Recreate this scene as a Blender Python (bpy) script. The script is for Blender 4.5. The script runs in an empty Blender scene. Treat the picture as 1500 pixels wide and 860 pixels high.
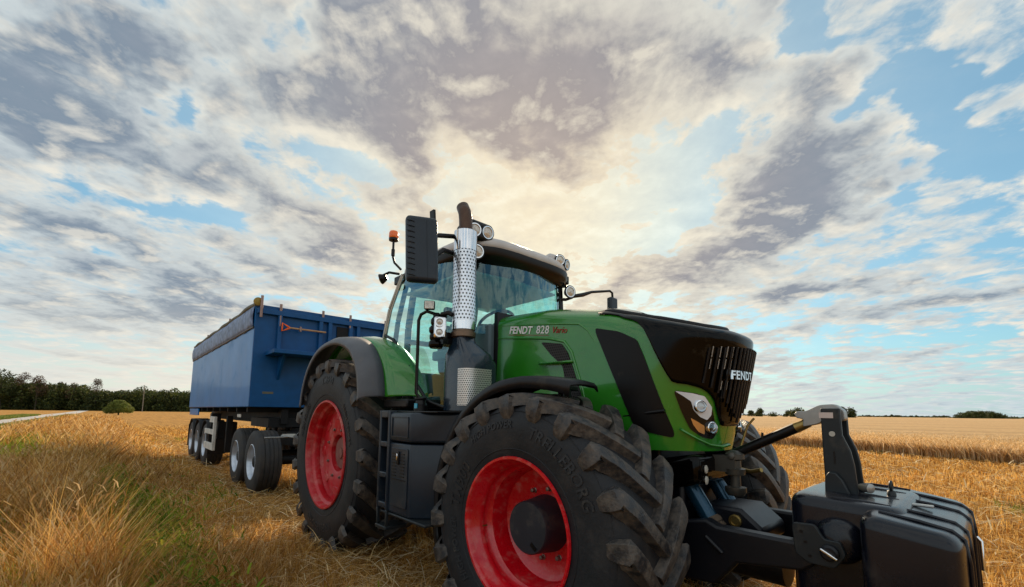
import bpy, bmesh, math, random
import numpy as np
from mathutils import Vector, Matrix
random.seed(7); rng = np.random.default_rng(7)
PI = math.pi; R = math.radians
scn = bpy.context.scene
COL = scn.collection

# ------------------------------------------------------------------ materials
def new_mat(name):
    m = bpy.data.materials.new(name); m.use_nodes = True
    nt = m.node_tree; nt.nodes.clear()
    o = nt.nodes.new('ShaderNodeOutputMaterial')
    return m, nt, o
def N(nt, t, **kw):
    n = nt.nodes.new(t)
    for k, v in kw.items():
        if k in n.inputs: n.inputs[k].default_value = v
        else: setattr(n, k, v)
    return n
def ramp(nt, stops, interp='LINEAR'):
    r = nt.nodes.new('ShaderNodeValToRGB'); r.color_ramp.interpolation = interp
    e = r.color_ramp.elements
    while len(e) < len(stops): e.new(.5)
    for k, (p, c) in enumerate(stops):
        e[k].position = p; e[k].color = tuple(c) + (1,) if len(c) == 3 else c
    return r
def pbr(name, col, rough=.5, metal=0., coat=0., var=.12, vscale=6., dust=0., dustcol=(.22, .17, .11), dscale=5., bump=0., bscale=60., spec=.5, alpha=1.):
    m, nt, o = new_mat(name); L = nt.links.new
    p = N(nt, 'ShaderNodeBsdfPrincipled', Metallic=metal)
    p.inputs['Coat Weight'].default_value = coat; p.inputs['Coat Roughness'].default_value = .06
    p.inputs['Specular IOR Level'].default_value = spec
    tc = N(nt, 'ShaderNodeTexCoord')
    n1 = N(nt, 'ShaderNodeTexNoise', Scale=vscale, Detail=4.)
    L(tc.outputs['Object'], n1.inputs['Vector'])
    c0 = tuple(max(0, c * (1 - var)) for c in col); c1 = tuple(min(1, c * (1 + var)) for c in col)
    r1 = ramp(nt, [(.3, c0), (.7, c1)]); L(n1.outputs['Fac'], r1.inputs['Fac'])
    out = r1.outputs['Color']
    rr = N(nt, 'ShaderNodeMapRange'); rr.inputs['To Min'].default_value = rough * .8; rr.inputs['To Max'].default_value = min(1, rough * 1.25)
    n2 = N(nt, 'ShaderNodeTexNoise', Scale=dscale, Detail=8., Roughness=.68)
    L(tc.outputs['Object'], n2.inputs['Vector']); L(n2.outputs['Fac'], rr.inputs['Value'])
    rough_out = rr.outputs['Result']
    if dust > 0:
        r2 = ramp(nt, [(.62 - .35 * dust, (0, 0, 0)), (.86 - .25 * dust, (1, 1, 1))]); L(n2.outputs['Fac'], r2.inputs['Fac'])
        mul = N(nt, 'ShaderNodeMath', operation='MULTIPLY'); mul.inputs[1].default_value = min(1, .25 + dust * .6)
        L(r2.outputs['Color'], mul.inputs[0])
        mx = N(nt, 'ShaderNodeMixRGB'); mx.inputs['Color2'].default_value = (*dustcol, 1)
        L(mul.outputs[0], mx.inputs['Fac']); L(out, mx.inputs['Color1']); out = mx.outputs['Color']
        ad = N(nt, 'ShaderNodeMath', operation='MULTIPLY_ADD'); ad.inputs[1].default_value = .45; ad.use_clamp = True
        L(mul.outputs[0], ad.inputs[0]); L(rough_out, ad.inputs[2]); rough_out = ad.outputs[0]
    L(out, p.inputs['Base Color']); L(rough_out, p.inputs['Roughness'])
    if bump > 0:
        n3 = N(nt, 'ShaderNodeTexNoise', Scale=bscale, Detail=3.); L(tc.outputs['Object'], n3.inputs['Vector'])
        b = N(nt, 'ShaderNodeBump', Strength=bump, Distance=.01); L(n3.outputs['Fac'], b.inputs['Height']); L(b.outputs['Normal'], p.inputs['Normal'])
    L(p.outputs[0], o.inputs['Surface'])
    return m
def glass_mat(name, tint, refl=.12, rough=.02):
    m, nt, o = new_mat(name); L = nt.links.new
    t = N(nt, 'ShaderNodeBsdfTransparent'); t.inputs['Color'].default_value = (*tint, 1)
    g = N(nt, 'ShaderNodeBsdfGlossy', Roughness=rough); g.inputs['Color'].default_value = (.62, .90, 1, 1)
    fr = N(nt, 'ShaderNodeLayerWeight', Blend=.35)
    mp = N(nt, 'ShaderNodeMapRange'); mp.inputs['To Min'].default_value = refl; mp.inputs['To Max'].default_value = .55
    mix = N(nt, 'ShaderNodeMixShader')
    L(fr.outputs['Facing'], mp.inputs['Value']); L(mp.outputs[0], mix.inputs[0]); L(t.outputs[0], mix.inputs[1]); L(g.outputs[0], mix.inputs[2]); L(mix.outputs[0], o.inputs['Surface'])
    return m
def perforated(name, base, hole, scale, thr=.28, metal=.9, rough=.3):
    """sheet metal punched with rows of round holes (uv in metres)"""
    m, nt, o = new_mat(name); L = nt.links.new
    uv = N(nt, 'ShaderNodeUVMap'); mp = N(nt, 'ShaderNodeMapping'); mp.inputs['Scale'].default_value = (scale, scale, scale)
    L(uv.outputs[0], mp.inputs['Vector'])
    sp = N(nt, 'ShaderNodeSeparateXYZ'); L(mp.outputs[0], sp.inputs[0])
    def M(op, a, b=None):
        n = N(nt, 'ShaderNodeMath', operation=op)
        for k, x in enumerate((a, b)):
            if x is None: continue
            if isinstance(x, (int, float)): n.inputs[k].default_value = x
            else: L(x, n.inputs[k])
        return n.outputs[0]
    row = M('FLOOR', sp.outputs['Y']); sh = M('MULTIPLY', M('MODULO', row, 2.), .5)
    fx = M('SUBTRACT', M('FRACT', M('ADD', sp.outputs['X'], sh)), .5); fy = M('SUBTRACT', M('FRACT', sp.outputs['Y']), .5)
    d = M('SQRT', M('ADD', M('MULTIPLY', fx, fx), M('MULTIPLY', fy, fy)))
    h = M('LESS_THAN', d, thr)
    p = N(nt, 'ShaderNodeBsdfPrincipled', Metallic=metal, Roughness=rough); p.inputs['Base Color'].default_value = (*base, 1)
    q = N(nt, 'ShaderNodeBsdfPrincipled', Metallic=0., Roughness=.9); q.inputs['Base Color'].default_value = (*hole, 1)
    mx = N(nt, 'ShaderNodeMixShader'); L(h, mx.inputs[0]); L(p.outputs[0], mx.inputs[1]); L(q.outputs[0], mx.inputs[2]); L(mx.outputs[0], o.inputs['Surface'])
    return m
def emis_free_lens(name): return pbr(name, (.62, .58, .52), .18, .25, var=.3, vscale=60, coat=.6)

M = {}
M['green'] = pbr('green_paint', (.022, .20, .012), .25, coat=.8, dust=.06, var=.08)
M['greenlow'] = M['green']
M['blackgloss'] = pbr('black_gloss', (.002, .0016, .0016), .10, coat=.03, spec=.15, dust=.05)
M['window_black'] = pbr('black_mesh_panel', (.003, .002, .002), .35, coat=.0, spec=.25, dust=.05)
M['plastic'] = pbr('black_plastic', (.007, .007, .009), .4, spec=.35, dust=.12, bump=.05)
M['plasticgrey'] = pbr('slate_plastic', (.014, .022, .034), .34, spec=.4, dust=.1, bump=.04)
M['fendergrey'] = pbr('fender_grey', (.085, .09, .105), .45, dust=.15)
M['darkiron'] = pbr('dark_iron', (.005, .0055, .009), .38, spec=.35, dust=.18, dustcol=(.10, .07, .045))
M['bluecyl'] = pbr('blue_cylinder', (.010, .05, .09), .2, .4, dust=.1)
M['rust'] = pbr('rusty_boot', (.07, .045, .03), .8, dust=.6)
M['rubber'] = pbr('tyre_rubber', (.013, .014, .017), .55, spec=.35, dust=.30, dustcol=(.10, .08, .065), dscale=4, bump=.25, bscale=45, var=.2)
M['rubberlug'] = pbr('tyre_lug_rubber', (.017, .017, .020), .42, spec=.5, dust=.62, dustcol=(.20, .155, .115), dscale=13, bump=.35, bscale=70, var=.25)
M['letter'] = pbr('moulded_letters', (.021, .022, .025), .5, dust=.25, spec=.35)
M['red'] = pbr('red_rim', (.56, .002, .010), .28, coat=.4, dust=.34, dustcol=(.60, .34, .28), dscale=15)
M['redworn'] = pbr('worn_red_rim', (.46, .004, .012), .38, dust=.42, dustcol=(.58, .33, .27), dscale=8)
M['hub'] = pbr('hub_grey', (.018, .020, .027), .45, spec=.4, dust=.25)
M['bolt'] = pbr('bolt_metal', (.25, .2, .17), .4, .8, dust=.4)
M['chrome'] = pbr('chrome', (.8, .8, .82), .12, 1., dust=.1, var=.05)
M['pipe'] = pbr('exhaust_pipe', (.09, .05, .035), .38, .7, dust=.3)
M['roof'] = pbr('roof_white', (.55, .52, .50), .35, dust=.05)
M['pillar'] = pbr('pillar_black', (.005, .004, .0045), .35, spec=.3)
M['trim'] = pbr('pale_trim', (.45, .42, .36), .35, dust=.2)
M['interior'] = pbr('cab_interior', (.10, .15, .17), .7)
M['interiorlight'] = pbr('cab_interior_light', (.25, .40, .44), .8)
M['seat'] = pbr('seat_cloth', (.05, .055, .065), .9)
M['glass'] = glass_mat('cab_glass', (.60, .86, .80), .07)
M['glassblue'] = glass_mat('windscreen_glass', (.42, .82, .84), .07)
M['lens'] = emis_free_lens('lamp_lens')
M['amber'] = pbr('amber_lens', (.9, .16, .01), .25, coat=.5)
M['perf'] = perforated('perforated_steel', (.80, .82, .86), (.01, .01, .012), 34, .25)
M['perf2'] = perforated('perforated_plate', (.74, .72, .68), (.012, .01, .01), 60, .3, .8, .38)
M['mesh'] = perforated('vent_mesh', (.02, .015, .015), (.003, .002, .002), 50, .36, 0, .5)
M['exblue'] = pbr('exhaust_housing', (.006, .016, .030), .25, coat=.4, dust=.08)
M['white'] = pbr('white_lettering', (.75, .76, .76), .35)
M['redtext'] = pbr('red_lettering', (.3, .02, .01), .4)
M['brass'] = pbr('brass_fitting', (.35, .24, .08), .35, .9)
M['zinc'] = pbr('zinc_hook', (.36, .36, .35), .35, .75, dust=.3)
M['weight'] = pbr('weight_paint', (.004, .005, .010), .26, coat=.22, spec=.3, dust=.2, dustcol=(.10, .08, .07), dscale=3.5)
M['weightface'] = pbr('weight_face', (.008, .007, .008), .55, dust=.4, dustcol=(.07, .055, .045), bump=.25, bscale=160)
M['bracket'] = pbr('bracket_paint', (.013, .017, .02), .42, spec=.35, dust=.2)
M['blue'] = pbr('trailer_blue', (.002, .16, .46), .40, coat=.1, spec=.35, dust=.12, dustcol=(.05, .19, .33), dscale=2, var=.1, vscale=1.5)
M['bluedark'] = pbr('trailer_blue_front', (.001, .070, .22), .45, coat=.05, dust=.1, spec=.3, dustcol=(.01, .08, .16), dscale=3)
M['tarp'] = pbr('tarp_roll', (.16, .22, .36), .5, var=.45, vscale=9, bump=.5, bscale=8)
M['tarpedge'] = pbr('tarp_edge', (.12, .11, .07), .6)
M['chassis'] = pbr('chassis_black', (.005, .005, .006), .6, dust=.12, spec=.3, dustcol=(.06, .045, .03))
M['guardwhite'] = pbr('side_guard_white', (.62, .6, .55), .5, dust=.35)
M['rimsilver'] = pbr('rim_silver', (.55, .6, .68), .35, .6, dust=.25)
M['trtyre'] = pbr('truck_tyre', (.022, .022, .024), .7, dust=.5, dustcol=(.1, .08, .06), bump=.1)
M['wood'] = pbr('wood_handle', (.42, .24, .11), .6)
M['orange'] = pbr('orange_grip', (.85, .13, .01), .4)
M['steelpost'] = pbr('steel_post', (.3, .2, .17), .45, .6)
M['path'] = pbr('gravel_path', (.42, .40, .38), .9, var=.3, vscale=4, bump=.4)
M['bark'] = pbr('bark', (.06, .045, .03), .9)
M['sticker'] = pbr('sticker', (.62, .5, .45), .5)
M['yellow'] = pbr('yellow_reflector', (.8, .35, .02), .3)
M['screen'] = pbr('level_glass', (.02, .35, .5), .2)

# ------------------------------------------------------------------ mesh builder
class MB:
    def __init__(s): s.v = []; s.f = []; s.mi = {}; s.cur = 0
    def add(s, vs, fs):
        b = len(s.v); s.v += [tuple(v) for v in vs]
        if s.cur:
            for k in range(len(fs)): s.mi[len(s.f) + k] = s.cur
        s.f += [tuple(i + b for i in f) for f in fs]; return s
    def box(s, x0, x1, y0, y1, z0, z1):
        vs = [(x, y, z) for x in (x0, x1) for y in (y0, y1) for z in (z0, z1)]
        return s.add(vs, [(0, 1, 3, 2), (4, 6, 7, 5), (0, 4, 5, 1), (2, 3, 7, 6), (0, 2, 6, 4), (1, 5, 7, 3)])
    def bar(s, a, b, w, h=None, up=(0, 0, 1)):
        a = Vector(a); b = Vector(b); d = (b - a).normalized(); up = Vector(up)
        r = d.cross(up)
        if r.length < 1e-4: r = d.cross(Vector((1, 0, 0)))
        r.normalize(); u = r.cross(d); h = h or w
        vs = [p + r * i * w / 2 + u * j * h / 2 for p in (a, b) for i, j in ((-1, -1), (1, -1), (1, 1), (-1, 1))]
        return s.add(vs, [(3, 2, 1, 0), (4, 5, 6, 7)] + [(k, (k + 1) % 4, 4 + (k + 1) % 4, 4 + k) for k in range(4)])
    def tube(s, pts, rad, n=12, cap=True):
        pts = [Vector(p) for p in pts]
        rads = rad if isinstance(rad, (list, tuple)) else [rad] * len(pts)
        ref = None; vs = []
        for i, p in enumerate(pts):
            d = (pts[min(i + 1, len(pts) - 1)] - pts[max(i - 1, 0)]).normalized()
            if ref is None: ref = d.cross(Vector((0, 0, 1))) if abs(d.z) < .9 else d.cross(Vector((1, 0, 0)))
            ref = (ref - d * ref.dot(d)).normalized(); b = d.cross(ref)
            vs += [p + (ref * math.cos(2 * PI * k / n) + b * math.sin(2 * PI * k / n)) * rads[i] for k in range(n)]
        fs = [(i * n + k, i * n + (k + 1) % n, (i + 1) * n + (k + 1) % n, (i + 1) * n + k) for i in range(len(pts) - 1) for k in range(n)]
        if cap: fs += [tuple(range(n))[::-1], tuple((len(pts) - 1) * n + k for k in range(n))]
        return s.add(vs, fs)
    def lathe(s, c, axis, prof, n=32, cap=False, a0=0., a1=2 * PI):
        """prof: list of (offset along axis, radius)"""
        c = Vector(c); ax = Vector(axis).normalized()
        e1 = ax.cross(Vector((0, 0, 1))) if abs(ax.z) < .9 else Vector((1, 0, 0))
        e1.normalize(); e2 = ax.cross(e1); full = abs(a1 - a0 - 2 * PI) < 1e-6
        m = n if full else n + 1; vs = []
        for o, r in prof:
            vs += [c + ax * o + (e1 * math.cos(a0 + (a1 - a0) * k / n) + e2 * math.sin(a0 + (a1 - a0) * k / n)) * r for k in range(m)]
        fs = [(i * m + k, i * m + (k + 1) % m, (i + 1) * m + (k + 1) % m, (i + 1) * m + k) for i in range(len(prof) - 1) for k in range(n)]
        if cap: fs += [tuple(range(m))[::-1], tuple((len(prof) - 1) * m + k for k in range(m))]
        return s.add(vs, fs)
    def prism(s, poly, lo, hi, axis='y'):
        """poly in the two other axes, extruded along axis from lo to hi"""
        def pt(a, b, c): return {'x': (c, a, b), 'y': (a, c, b), 'z': (a, b, c)}[axis]
        n = len(poly); vs = [pt(a, b, lo) for a, b in poly] + [pt(a, b, hi) for a, b in poly]
        return s.add(vs, [tuple(range(n)), tuple(range(n, 2 * n))[::-1]] + [(k, k + n, (k + 1) % n + n, (k + 1) % n) for k in range(n)])
    def grid(s, rows, closed=False):
        n = len(rows[0]); vs = [p for r in rows for p in r]
        fs = []
        for i in range(len(rows) - 1):
            for k in range(n if closed else n - 1):
                k2 = (k + 1) % n; fs.append((i * n + k, i * n + k2, (i + 1) * n + k2, (i + 1) * n + k))
        return s.add(vs, fs)
    def build_each(s, name, m, parent=None, **k):
        """every loose piece becomes an object of its own"""
        par = list(range(len(s.v)))
        def find(a):
            while par[a] != a: par[a] = par[par[a]]; a = par[a]
            return a
        for f_ in s.f:
            a = find(f_[0])
            for b_ in f_[1:]: par[find(b_)] = a
        grp = {}
        for f_ in s.f: grp.setdefault(find(f_[0]), []).append(f_)
        out = []
        for fs in grp.values():
            ids = sorted({i for f_ in fs for i in f_}); mp = {i: j for j, i in enumerate(ids)}
            q = MB(); q.v = [s.v[i] for i in ids]; q.f = [tuple(mp[i] for i in f_) for f_ in fs]; out.append(q.build(name, m, parent, **k))
        return out
    def build(s, name, m, parent=None, smooth=None, bevel=0., seg=2, sub=0, solid=0., uvs=None, mats=None):
        me = bpy.data.meshes.new(name); off = origin_of(parent)
        me.from_pydata([(v[0] - off[0], v[1] - off[1], v[2] - off[2]) for v in s.v], [], s.f)
        if s.mi:
            for k, i_ in s.mi.items(): me.polygons[k].material_index = i_
        bm = bmesh.new(); bm.from_mesh(me); bmesh.ops.recalc_face_normals(bm, faces=bm.faces); bm.to_mesh(me); bm.free()
        if uvs:
            ul = me.uv_layers.new(name='UVMap')
            for lp in me.loops: ul.data[lp.index].uv = uvs(Vector(s.v[lp.vertex_index]))
        me.materials.append(m)
        for q in (mats or []): me.materials.append(q)
        o = bpy.data.objects.new(name, me); COL.objects.link(o)
        if parent: o.parent = parent
        if smooth is not None:
            for p in me.polygons: p.use_smooth = True
            es = bpy.data.meshes  # sharp edges by angle
            me.set_sharp_from_angle(angle=R(smooth))
        if solid:
            q = o.modifiers.new('solid', 'SOLIDIFY'); q.thickness = solid; q.offset = -1
        if sub:
            q = o.modifiers.new('sub', 'SUBSURF'); q.levels = q.render_levels = sub
        if bevel:
            q = o.modifiers.new('bevel', 'BEVEL'); q.width = bevel; q.segments = seg; q.limit_method = 'ANGLE'; q.angle_limit = R(40)
            for p in me.polygons: p.use_smooth = True
            me.set_sharp_from_angle(angle=R(smooth or 50))
        return o
ORIG = {}
def origin_of(p):
    while p is not None and p.parent is not None: p = p.parent
    return ORIG.get(p.name, (0, 0, 0)) if p is not None else (0, 0, 0)
def tag(o, label=None, cat=None, group=None, kind=None):
    if label: o['label'] = label
    if cat: o['category'] = cat
    if group: o['group'] = group
    if kind: o['kind'] = kind
    return o
def empty(name, loc, label, cat, group=None):
    o = bpy.data.objects.new(name, None); COL.objects.link(o); o.location = loc; o.empty_display_size = .2
    ORIG[o.name] = tuple(loc); return tag(o, label, cat, group)
def text_verts(body, size, ext, shear=0., space=1., bold=.0):
    cu = bpy.data.curves.new('t', 'FONT'); cu.body = body; cu.size = size; cu.extrude = ext; cu.shear = shear
    cu.space_character = space; cu.offset = bold; cu.align_x = 'CENTER'; cu.resolution_u = 3
    ob = bpy.data.objects.new('t', cu); COL.objects.link(ob)
    dg = bpy.context.evaluated_depsgraph_get(); me = bpy.data.meshes.new_from_object(ob.evaluated_get(dg))
    vs = [tuple(v.co) for v in me.vertices]; fs = [tuple(p.vertices) for p in me.polygons]
    bpy.data.objects.remove(ob); bpy.data.curves.remove(cu); bpy.data.meshes.remove(me)
    return vs, fs

# ------------------------------------------------------------------ camera
CAMP = (4.896, -2.937, 1.449); YAW, PIT, ROL, FPX = 2.401, .108, .011, 640.
cam = bpy.data.cameras.new('camera'); co = bpy.data.objects.new('camera', cam); COL.objects.link(co); scn.camera = co
f = Vector((math.cos(PIT) * math.cos(YAW), math.cos(PIT) * math.sin(YAW), math.sin(PIT)))
r = Vector((math.sin(YAW), -math.cos(YAW), 0)); u = r.cross(f)
r2 = r * math.cos(ROL) + u * math.sin(ROL); u2 = -r * math.sin(ROL) + u * math.cos(ROL)
mw = Matrix((r2, u2, -f)).transposed().to_4x4(); mw.translation = CAMP; co.matrix_world = mw
cam.sensor_width = 36.; cam.lens = FPX / 1500 * 36; cam.shift_y = (535 - 430) / 1500; cam.clip_end = 20000; cam.clip_start = .05

# ------------------------------------------------------------------ world: sky with broken cloud sheet
SUN_AZ, SUN_EL = R(135), R(25)
w = bpy.data.worlds.new('World'); scn.world = w; w.use_nodes = True
nt = w.node_tree; nt.nodes.clear(); L = nt.links.new
def m_(op, a, b=None, c=None, clamp=False):
    n = nt.nodes.new('ShaderNodeMath'); n.operation = op; n.use_clamp = clamp
    for k, x in enumerate((a, b, c)):
        if x is None: continue
        if isinstance(x, (int, float)): n.inputs[k].default_value = x
        else: L(x, n.inputs[k])
    return n.outputs[0]
def sstep(x, a, b):
    n = nt.nodes.new('ShaderNodeMapRange'); n.interpolation_type = 'SMOOTHSTEP'
    L(x, n.inputs['Value']); n.inputs['From Min'].default_value = a; n.inputs['From Max'].default_value = b
    return n.outputs['Result']
def mixc(fac, a, b, blend='MIX'):
    n = nt.nodes.new('ShaderNodeMixRGB'); n.blend_type = blend
    for k, x in zip((0, 1, 2), (fac, a, b)):
        if isinstance(x, (int, float)): n.inputs[k].default_value = x
        elif isinstance(x, tuple): n.inputs[k].default_value = (*x, 1)
        else: L(x, n.inputs[k])
    return n.outputs['Color']
sky = nt.nodes.new('ShaderNodeTexSky'); sky.sky_type = 'NISHITA'; sky.sun_disc = False
sky.sun_elevation = SUN_EL; sky.sun_rotation = R(90) - SUN_AZ; sky.air_density = 1.0; sky.dust_density = 1.2; sky.ozone_density = 2.5
geo = nt.nodes.new('ShaderNodeTexCoord'); sep = nt.nodes.new('ShaderNodeSeparateXYZ'); L(geo.outputs['Generated'], sep.inputs[0])
dx, dy, dz = sep.outputs
sa, ca = math.sin(SUN_AZ), math.cos(SUN_AZ)
A = m_('SUBTRACT', m_('MULTIPLY', dx, sa), m_('MULTIPLY', dy, ca)); B = m_('ADD', m_('MULTIPLY', dx, ca), m_('MULTIPLY', dy, sa))
zz = m_('ADD', m_('MAXIMUM', dz, 0.), .13)
pa = m_('DIVIDE', A, zz); pb = m_('DIVIDE', B, zz)
BLOBS = [[2.243, 2.868, -0.304, -2.041, 2.911, -5.316, 1.0], [2.871, 3.303, 0.356, -1.249, 12.469, -11.064, 0.8], [9.569, 10.592, -2.382, -3.454, 3.999, -7.139, -1.3], [11.349, 7.476, 0.824, -1.003, 12.761, -10.852, -0.8], [2.83, 1.983, -0.792, -1.692, 3.01, -3.636, 1.0], [8.617, 0.878, 2.365, 0.971, 3.023, -3.778, 0.7], [3.436, -0.963, 0.488, 0.791, 3.859, -3.818, 1.0], [4.556, -0.156, 0.011, -0.05, 6.436, -7.793, 0.5], [10.121, -2.261, -0.175, 0.167, 8.413, -11.553, 0.15], [10.613, 1.435, 0.21, -0.26, 6.753, -8.472, -0.3], [2.328, -2.583, 1.508, 5.625, 0.882, -6.168, 1.1], [4.358, -6.162, 2.594, 10.436, 2.861, -11.241, 0.7], [5.74, -5.303, -0.519, 0.237, 3.355, -3.803, -1.35], [5.993, -3.072, -0.277, 0.31, 16.499, -14.4, -0.9], [12.594, -12.943, -1.268, 0.366, 6.002, -6.144, 0.9], [5.484, -3.124, 2.176, 2.806, 2.309, -5.139, -0.3], [4.641, -5.385, 1.514, 9.393, 4.097, -16.028, 0.6], [1.978, 1.93, -0.218, -1.898, 1.6, -6.421, 0.6], [4.615, 5.216, 0.582, -0.521, 2.763, -5.088, 0.6], [3.213, 3.188, 0.07, -3.071, 8.911, -16.658, -0.5], [2.546, 1.548, -0.273, -1.971, 3.585, -8.152, 0.6], [1.1, 0.977, 0.053, -1.584, 3.724, -12.449, 0.9], [0.514, 0.47, 0.054, -0.489, 1.806, -7.379, 0.15], [2.6, -0.794, 0.287, 2.134, 4.629, -11.285, 0.5], [3.003, -2.145, 1.151, 5.372, 2.888, -9.565, 0.8], [2.126, -1.392, 0.007, 3.955, 9.066, -26.209, 0.8], [2.349, -2.167, 0.017, 5.448, 6.742, -26.664, 0.8], [1.027, -0.789, -0.079, 1.337, 3.725, -14.298, -0.3], [2.279, 0.062, 0.02, 0.014, 3.317, -5.652, -0.35], [14.955, 5.531, 5.78, 2.964, 12.067, -8.896, 0.3]]
def noise(vec, scale, detail=6., rough=.55, dist=0., dim='3D'):
    n = nt.nodes.new('ShaderNodeTexNoise'); n.noise_dimensions = dim
    n.inputs['Scale'].default_value = scale; n.inputs['Detail'].default_value = detail; n.inputs['Roughness'].default_value = rough; n.inputs['Distortion'].default_value = dist
    L(vec, n.inputs['Vector']); return n
def comb(x, y, z=0.):
    n = nt.nodes.new('ShaderNodeCombineXYZ')
    for k, v in enumerate((x, y, z)):
        if isinstance(v, (int, float)): n.inputs[k].default_value = v
        else: L(v, n.inputs[k])
    return n.outputs[0]
# domain warp shared by the large shapes
base = comb(pa, pb)
wn = noise(base, 1.6, 5., .6, 0., '2D'); ws = nt.nodes.new('ShaderNodeSeparateXYZ'); L(wn.outputs['Color'], ws.inputs[0])
wa = m_('ADD', pa, m_('MULTIPLY', m_('SUBTRACT', ws.outputs[0], .5), .62)); wb = m_('ADD', pb, m_('MULTIPLY', m_('SUBTRACT', ws.outputs[1], .5), .8))
tot = None
for m00, m01, o0, m10, m11, o1, amp in BLOBS:
    q1 = m_('MULTIPLY_ADD', wa, m00, m_('MULTIPLY_ADD', wb, m01, o0)); q2 = m_('MULTIPLY_ADD', wa, m10, m_('MULTIPLY_ADD', wb, m11, o1))
    e = m_('EXPONENT', m_('MULTIPLY', m_('ADD', m_('MULTIPLY', q1, q1), m_('MULTIPLY', q2, q2)), -.8))
    tot = m_('MULTIPLY', e, amp) if tot is None else m_('MULTIPLY_ADD', e, amp, tot)
def density(off_b):
    b_ = m_('ADD', pb, off_b)
    v1 = comb(m_('MULTIPLY', wa2, 1.0), m_('MULTIPLY', m_('ADD', wb2, off_b), .78))
    n1 = noise(v1, 2.6, 9., .60, .1, '2D').outputs['Fac']
    v2 = comb(m_('ADD', pa, 7.3), m_('MULTIPLY', b_, 1.0))
    n2 = noise(v2, 5.6, 8., .57, .2, '2D').outputs['Fac']
    n3 = noise(comb(m_('ADD', pa, 2.1), m_('MULTIPLY', b_, .8)), 19., 5., .6, .3, '2D').outputs['Fac']
    return m_('ADD', m_('MULTIPLY_ADD', m_('SUBTRACT', n1, .5), 2.1, m_('MULTIPLY', m_('SUBTRACT', n3, .5), .35)), m_('MULTIPLY', m_('SUBTRACT', n2, .5), 2.0))
wa2 = m_('ADD', pa, m_('MULTIPLY', m_('SUBTRACT', ws.outputs[0], .5), .3)); wb2 = m_('ADD', pb, m_('MULTIPLY', m_('SUBTRACT', ws.outputs[1], .5), .3))
d0 = density(0.); d1 = density(.075)
D = m_('ADD', m_('ADD', d0, .20), m_('MULTIPLY', tot, .95))
lit = m_('SUBTRACT', d0, d1)                       # positive where the side towards the sun is thinner
cosS = m_('ADD', m_('MULTIPLY', B, math.cos(SUN_EL)), m_('MULTIPLY', dz, math.sin(SUN_EL)))
glow = m_('POWER', m_('MAXIMUM', cosS, 0.), 9.); glow2 = m_('POWER', m_('MAXIMUM', cosS, 0.), 60.)
cover = m_('MAXIMUM', sstep(D, -.22, .36), m_('MULTIPLY', glow, .97))
thick = sstep(D, .22, 1.15)
skyc = mixc(.35, mixc(1., sky.outputs['Color'], (.80, 1.22, 1.20), 'MULTIPLY'), (3.2, 5.6, 7.2))
bright = mixc(glow, (6.0, 6.7, 6.9), (8.9, 7.6, 5.5))
grey = mixc(glow, (2.2, 2.9, 3.7), (4.2, 3.5, 3.2))
cl = mixc(thick, bright, grey)
hl = m_('MULTIPLY', m_('MULTIPLY_ADD', lit, 1.7, 0., True), m_('SUBTRACT', 1., m_('MULTIPLY', thick, .25)))
cl = mixc(m_('MULTIPLY', hl, .85), cl, mixc(glow, (8.6, 8.2, 7.2), (9.8, 8.9, 6.9)))
cl = mixc(m_('MULTIPLY', m_('MULTIPLY', lit, -1.1, None, True), .45), cl, mixc(glow, (3.0, 3.4, 4.1), (5.6, 4.7, 4.2)))
# unseen clouds behind the camera brightened and whitened to add fill light
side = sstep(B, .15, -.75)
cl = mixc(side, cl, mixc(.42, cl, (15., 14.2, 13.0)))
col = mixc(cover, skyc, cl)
col = mixc(m_('MULTIPLY', glow2, .12), col, (9.6, 8.7, 6.8))
hz = sstep(m_('ADD', dz, m_('MULTIPLY', A, .06)), .19, -.01)
hzc = mixc(m_('POWER', m_('MAXIMUM', m_('SUBTRACT', B, m_('MULTIPLY', A, .35)), 0.), 2.), (4.6, 6.2, 7.3), (8.9, 8.3, 7.0))
col = mixc(m_('MULTIPLY', hz, .72), col, hzc)
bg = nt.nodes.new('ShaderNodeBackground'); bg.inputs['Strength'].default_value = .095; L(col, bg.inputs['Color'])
wo = nt.nodes.new('ShaderNodeOutputWorld'); L(bg.outputs[0], wo.inputs['Surface'])
w.cycles.sampling_method = 'MANUAL'; w.cycles.sample_map_resolution = 1024

sl = bpy.data.lights.new('sun', 'SUN'); sl.energy = 5.0; sl.angle = R(2.5); sl.color = (1, .80, .56)
so = bpy.data.objects.new('sun', sl); COL.objects.link(so)
sd = Vector((math.cos(SUN_EL) * math.cos(SUN_AZ), math.cos(SUN_EL) * math.sin(SUN_AZ), math.sin(SUN_EL)))
so.rotation_euler = sd.to_track_quat('Z', 'Y').to_euler(); so.location = (0, 0, 30)
vs_ = scn.view_settings; vs_.view_transform = 'Standard'; vs_.look = 'None'; vs_.exposure = .12; vs_.gamma = 1.
scn.cycles.max_bounces = 8; scn.cycles.transparent_max_bounces = 24; scn.cycles.use_denoising = True
#@@REST
# ------------------------------------------------------------------ the tractor (x forward, y to its left, z up)
TR = empty('tractor', (1.5, 0, 0), 'large green farm tractor with red wheels and a tall perforated exhaust, parked on the stubble', 'tractor')

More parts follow.
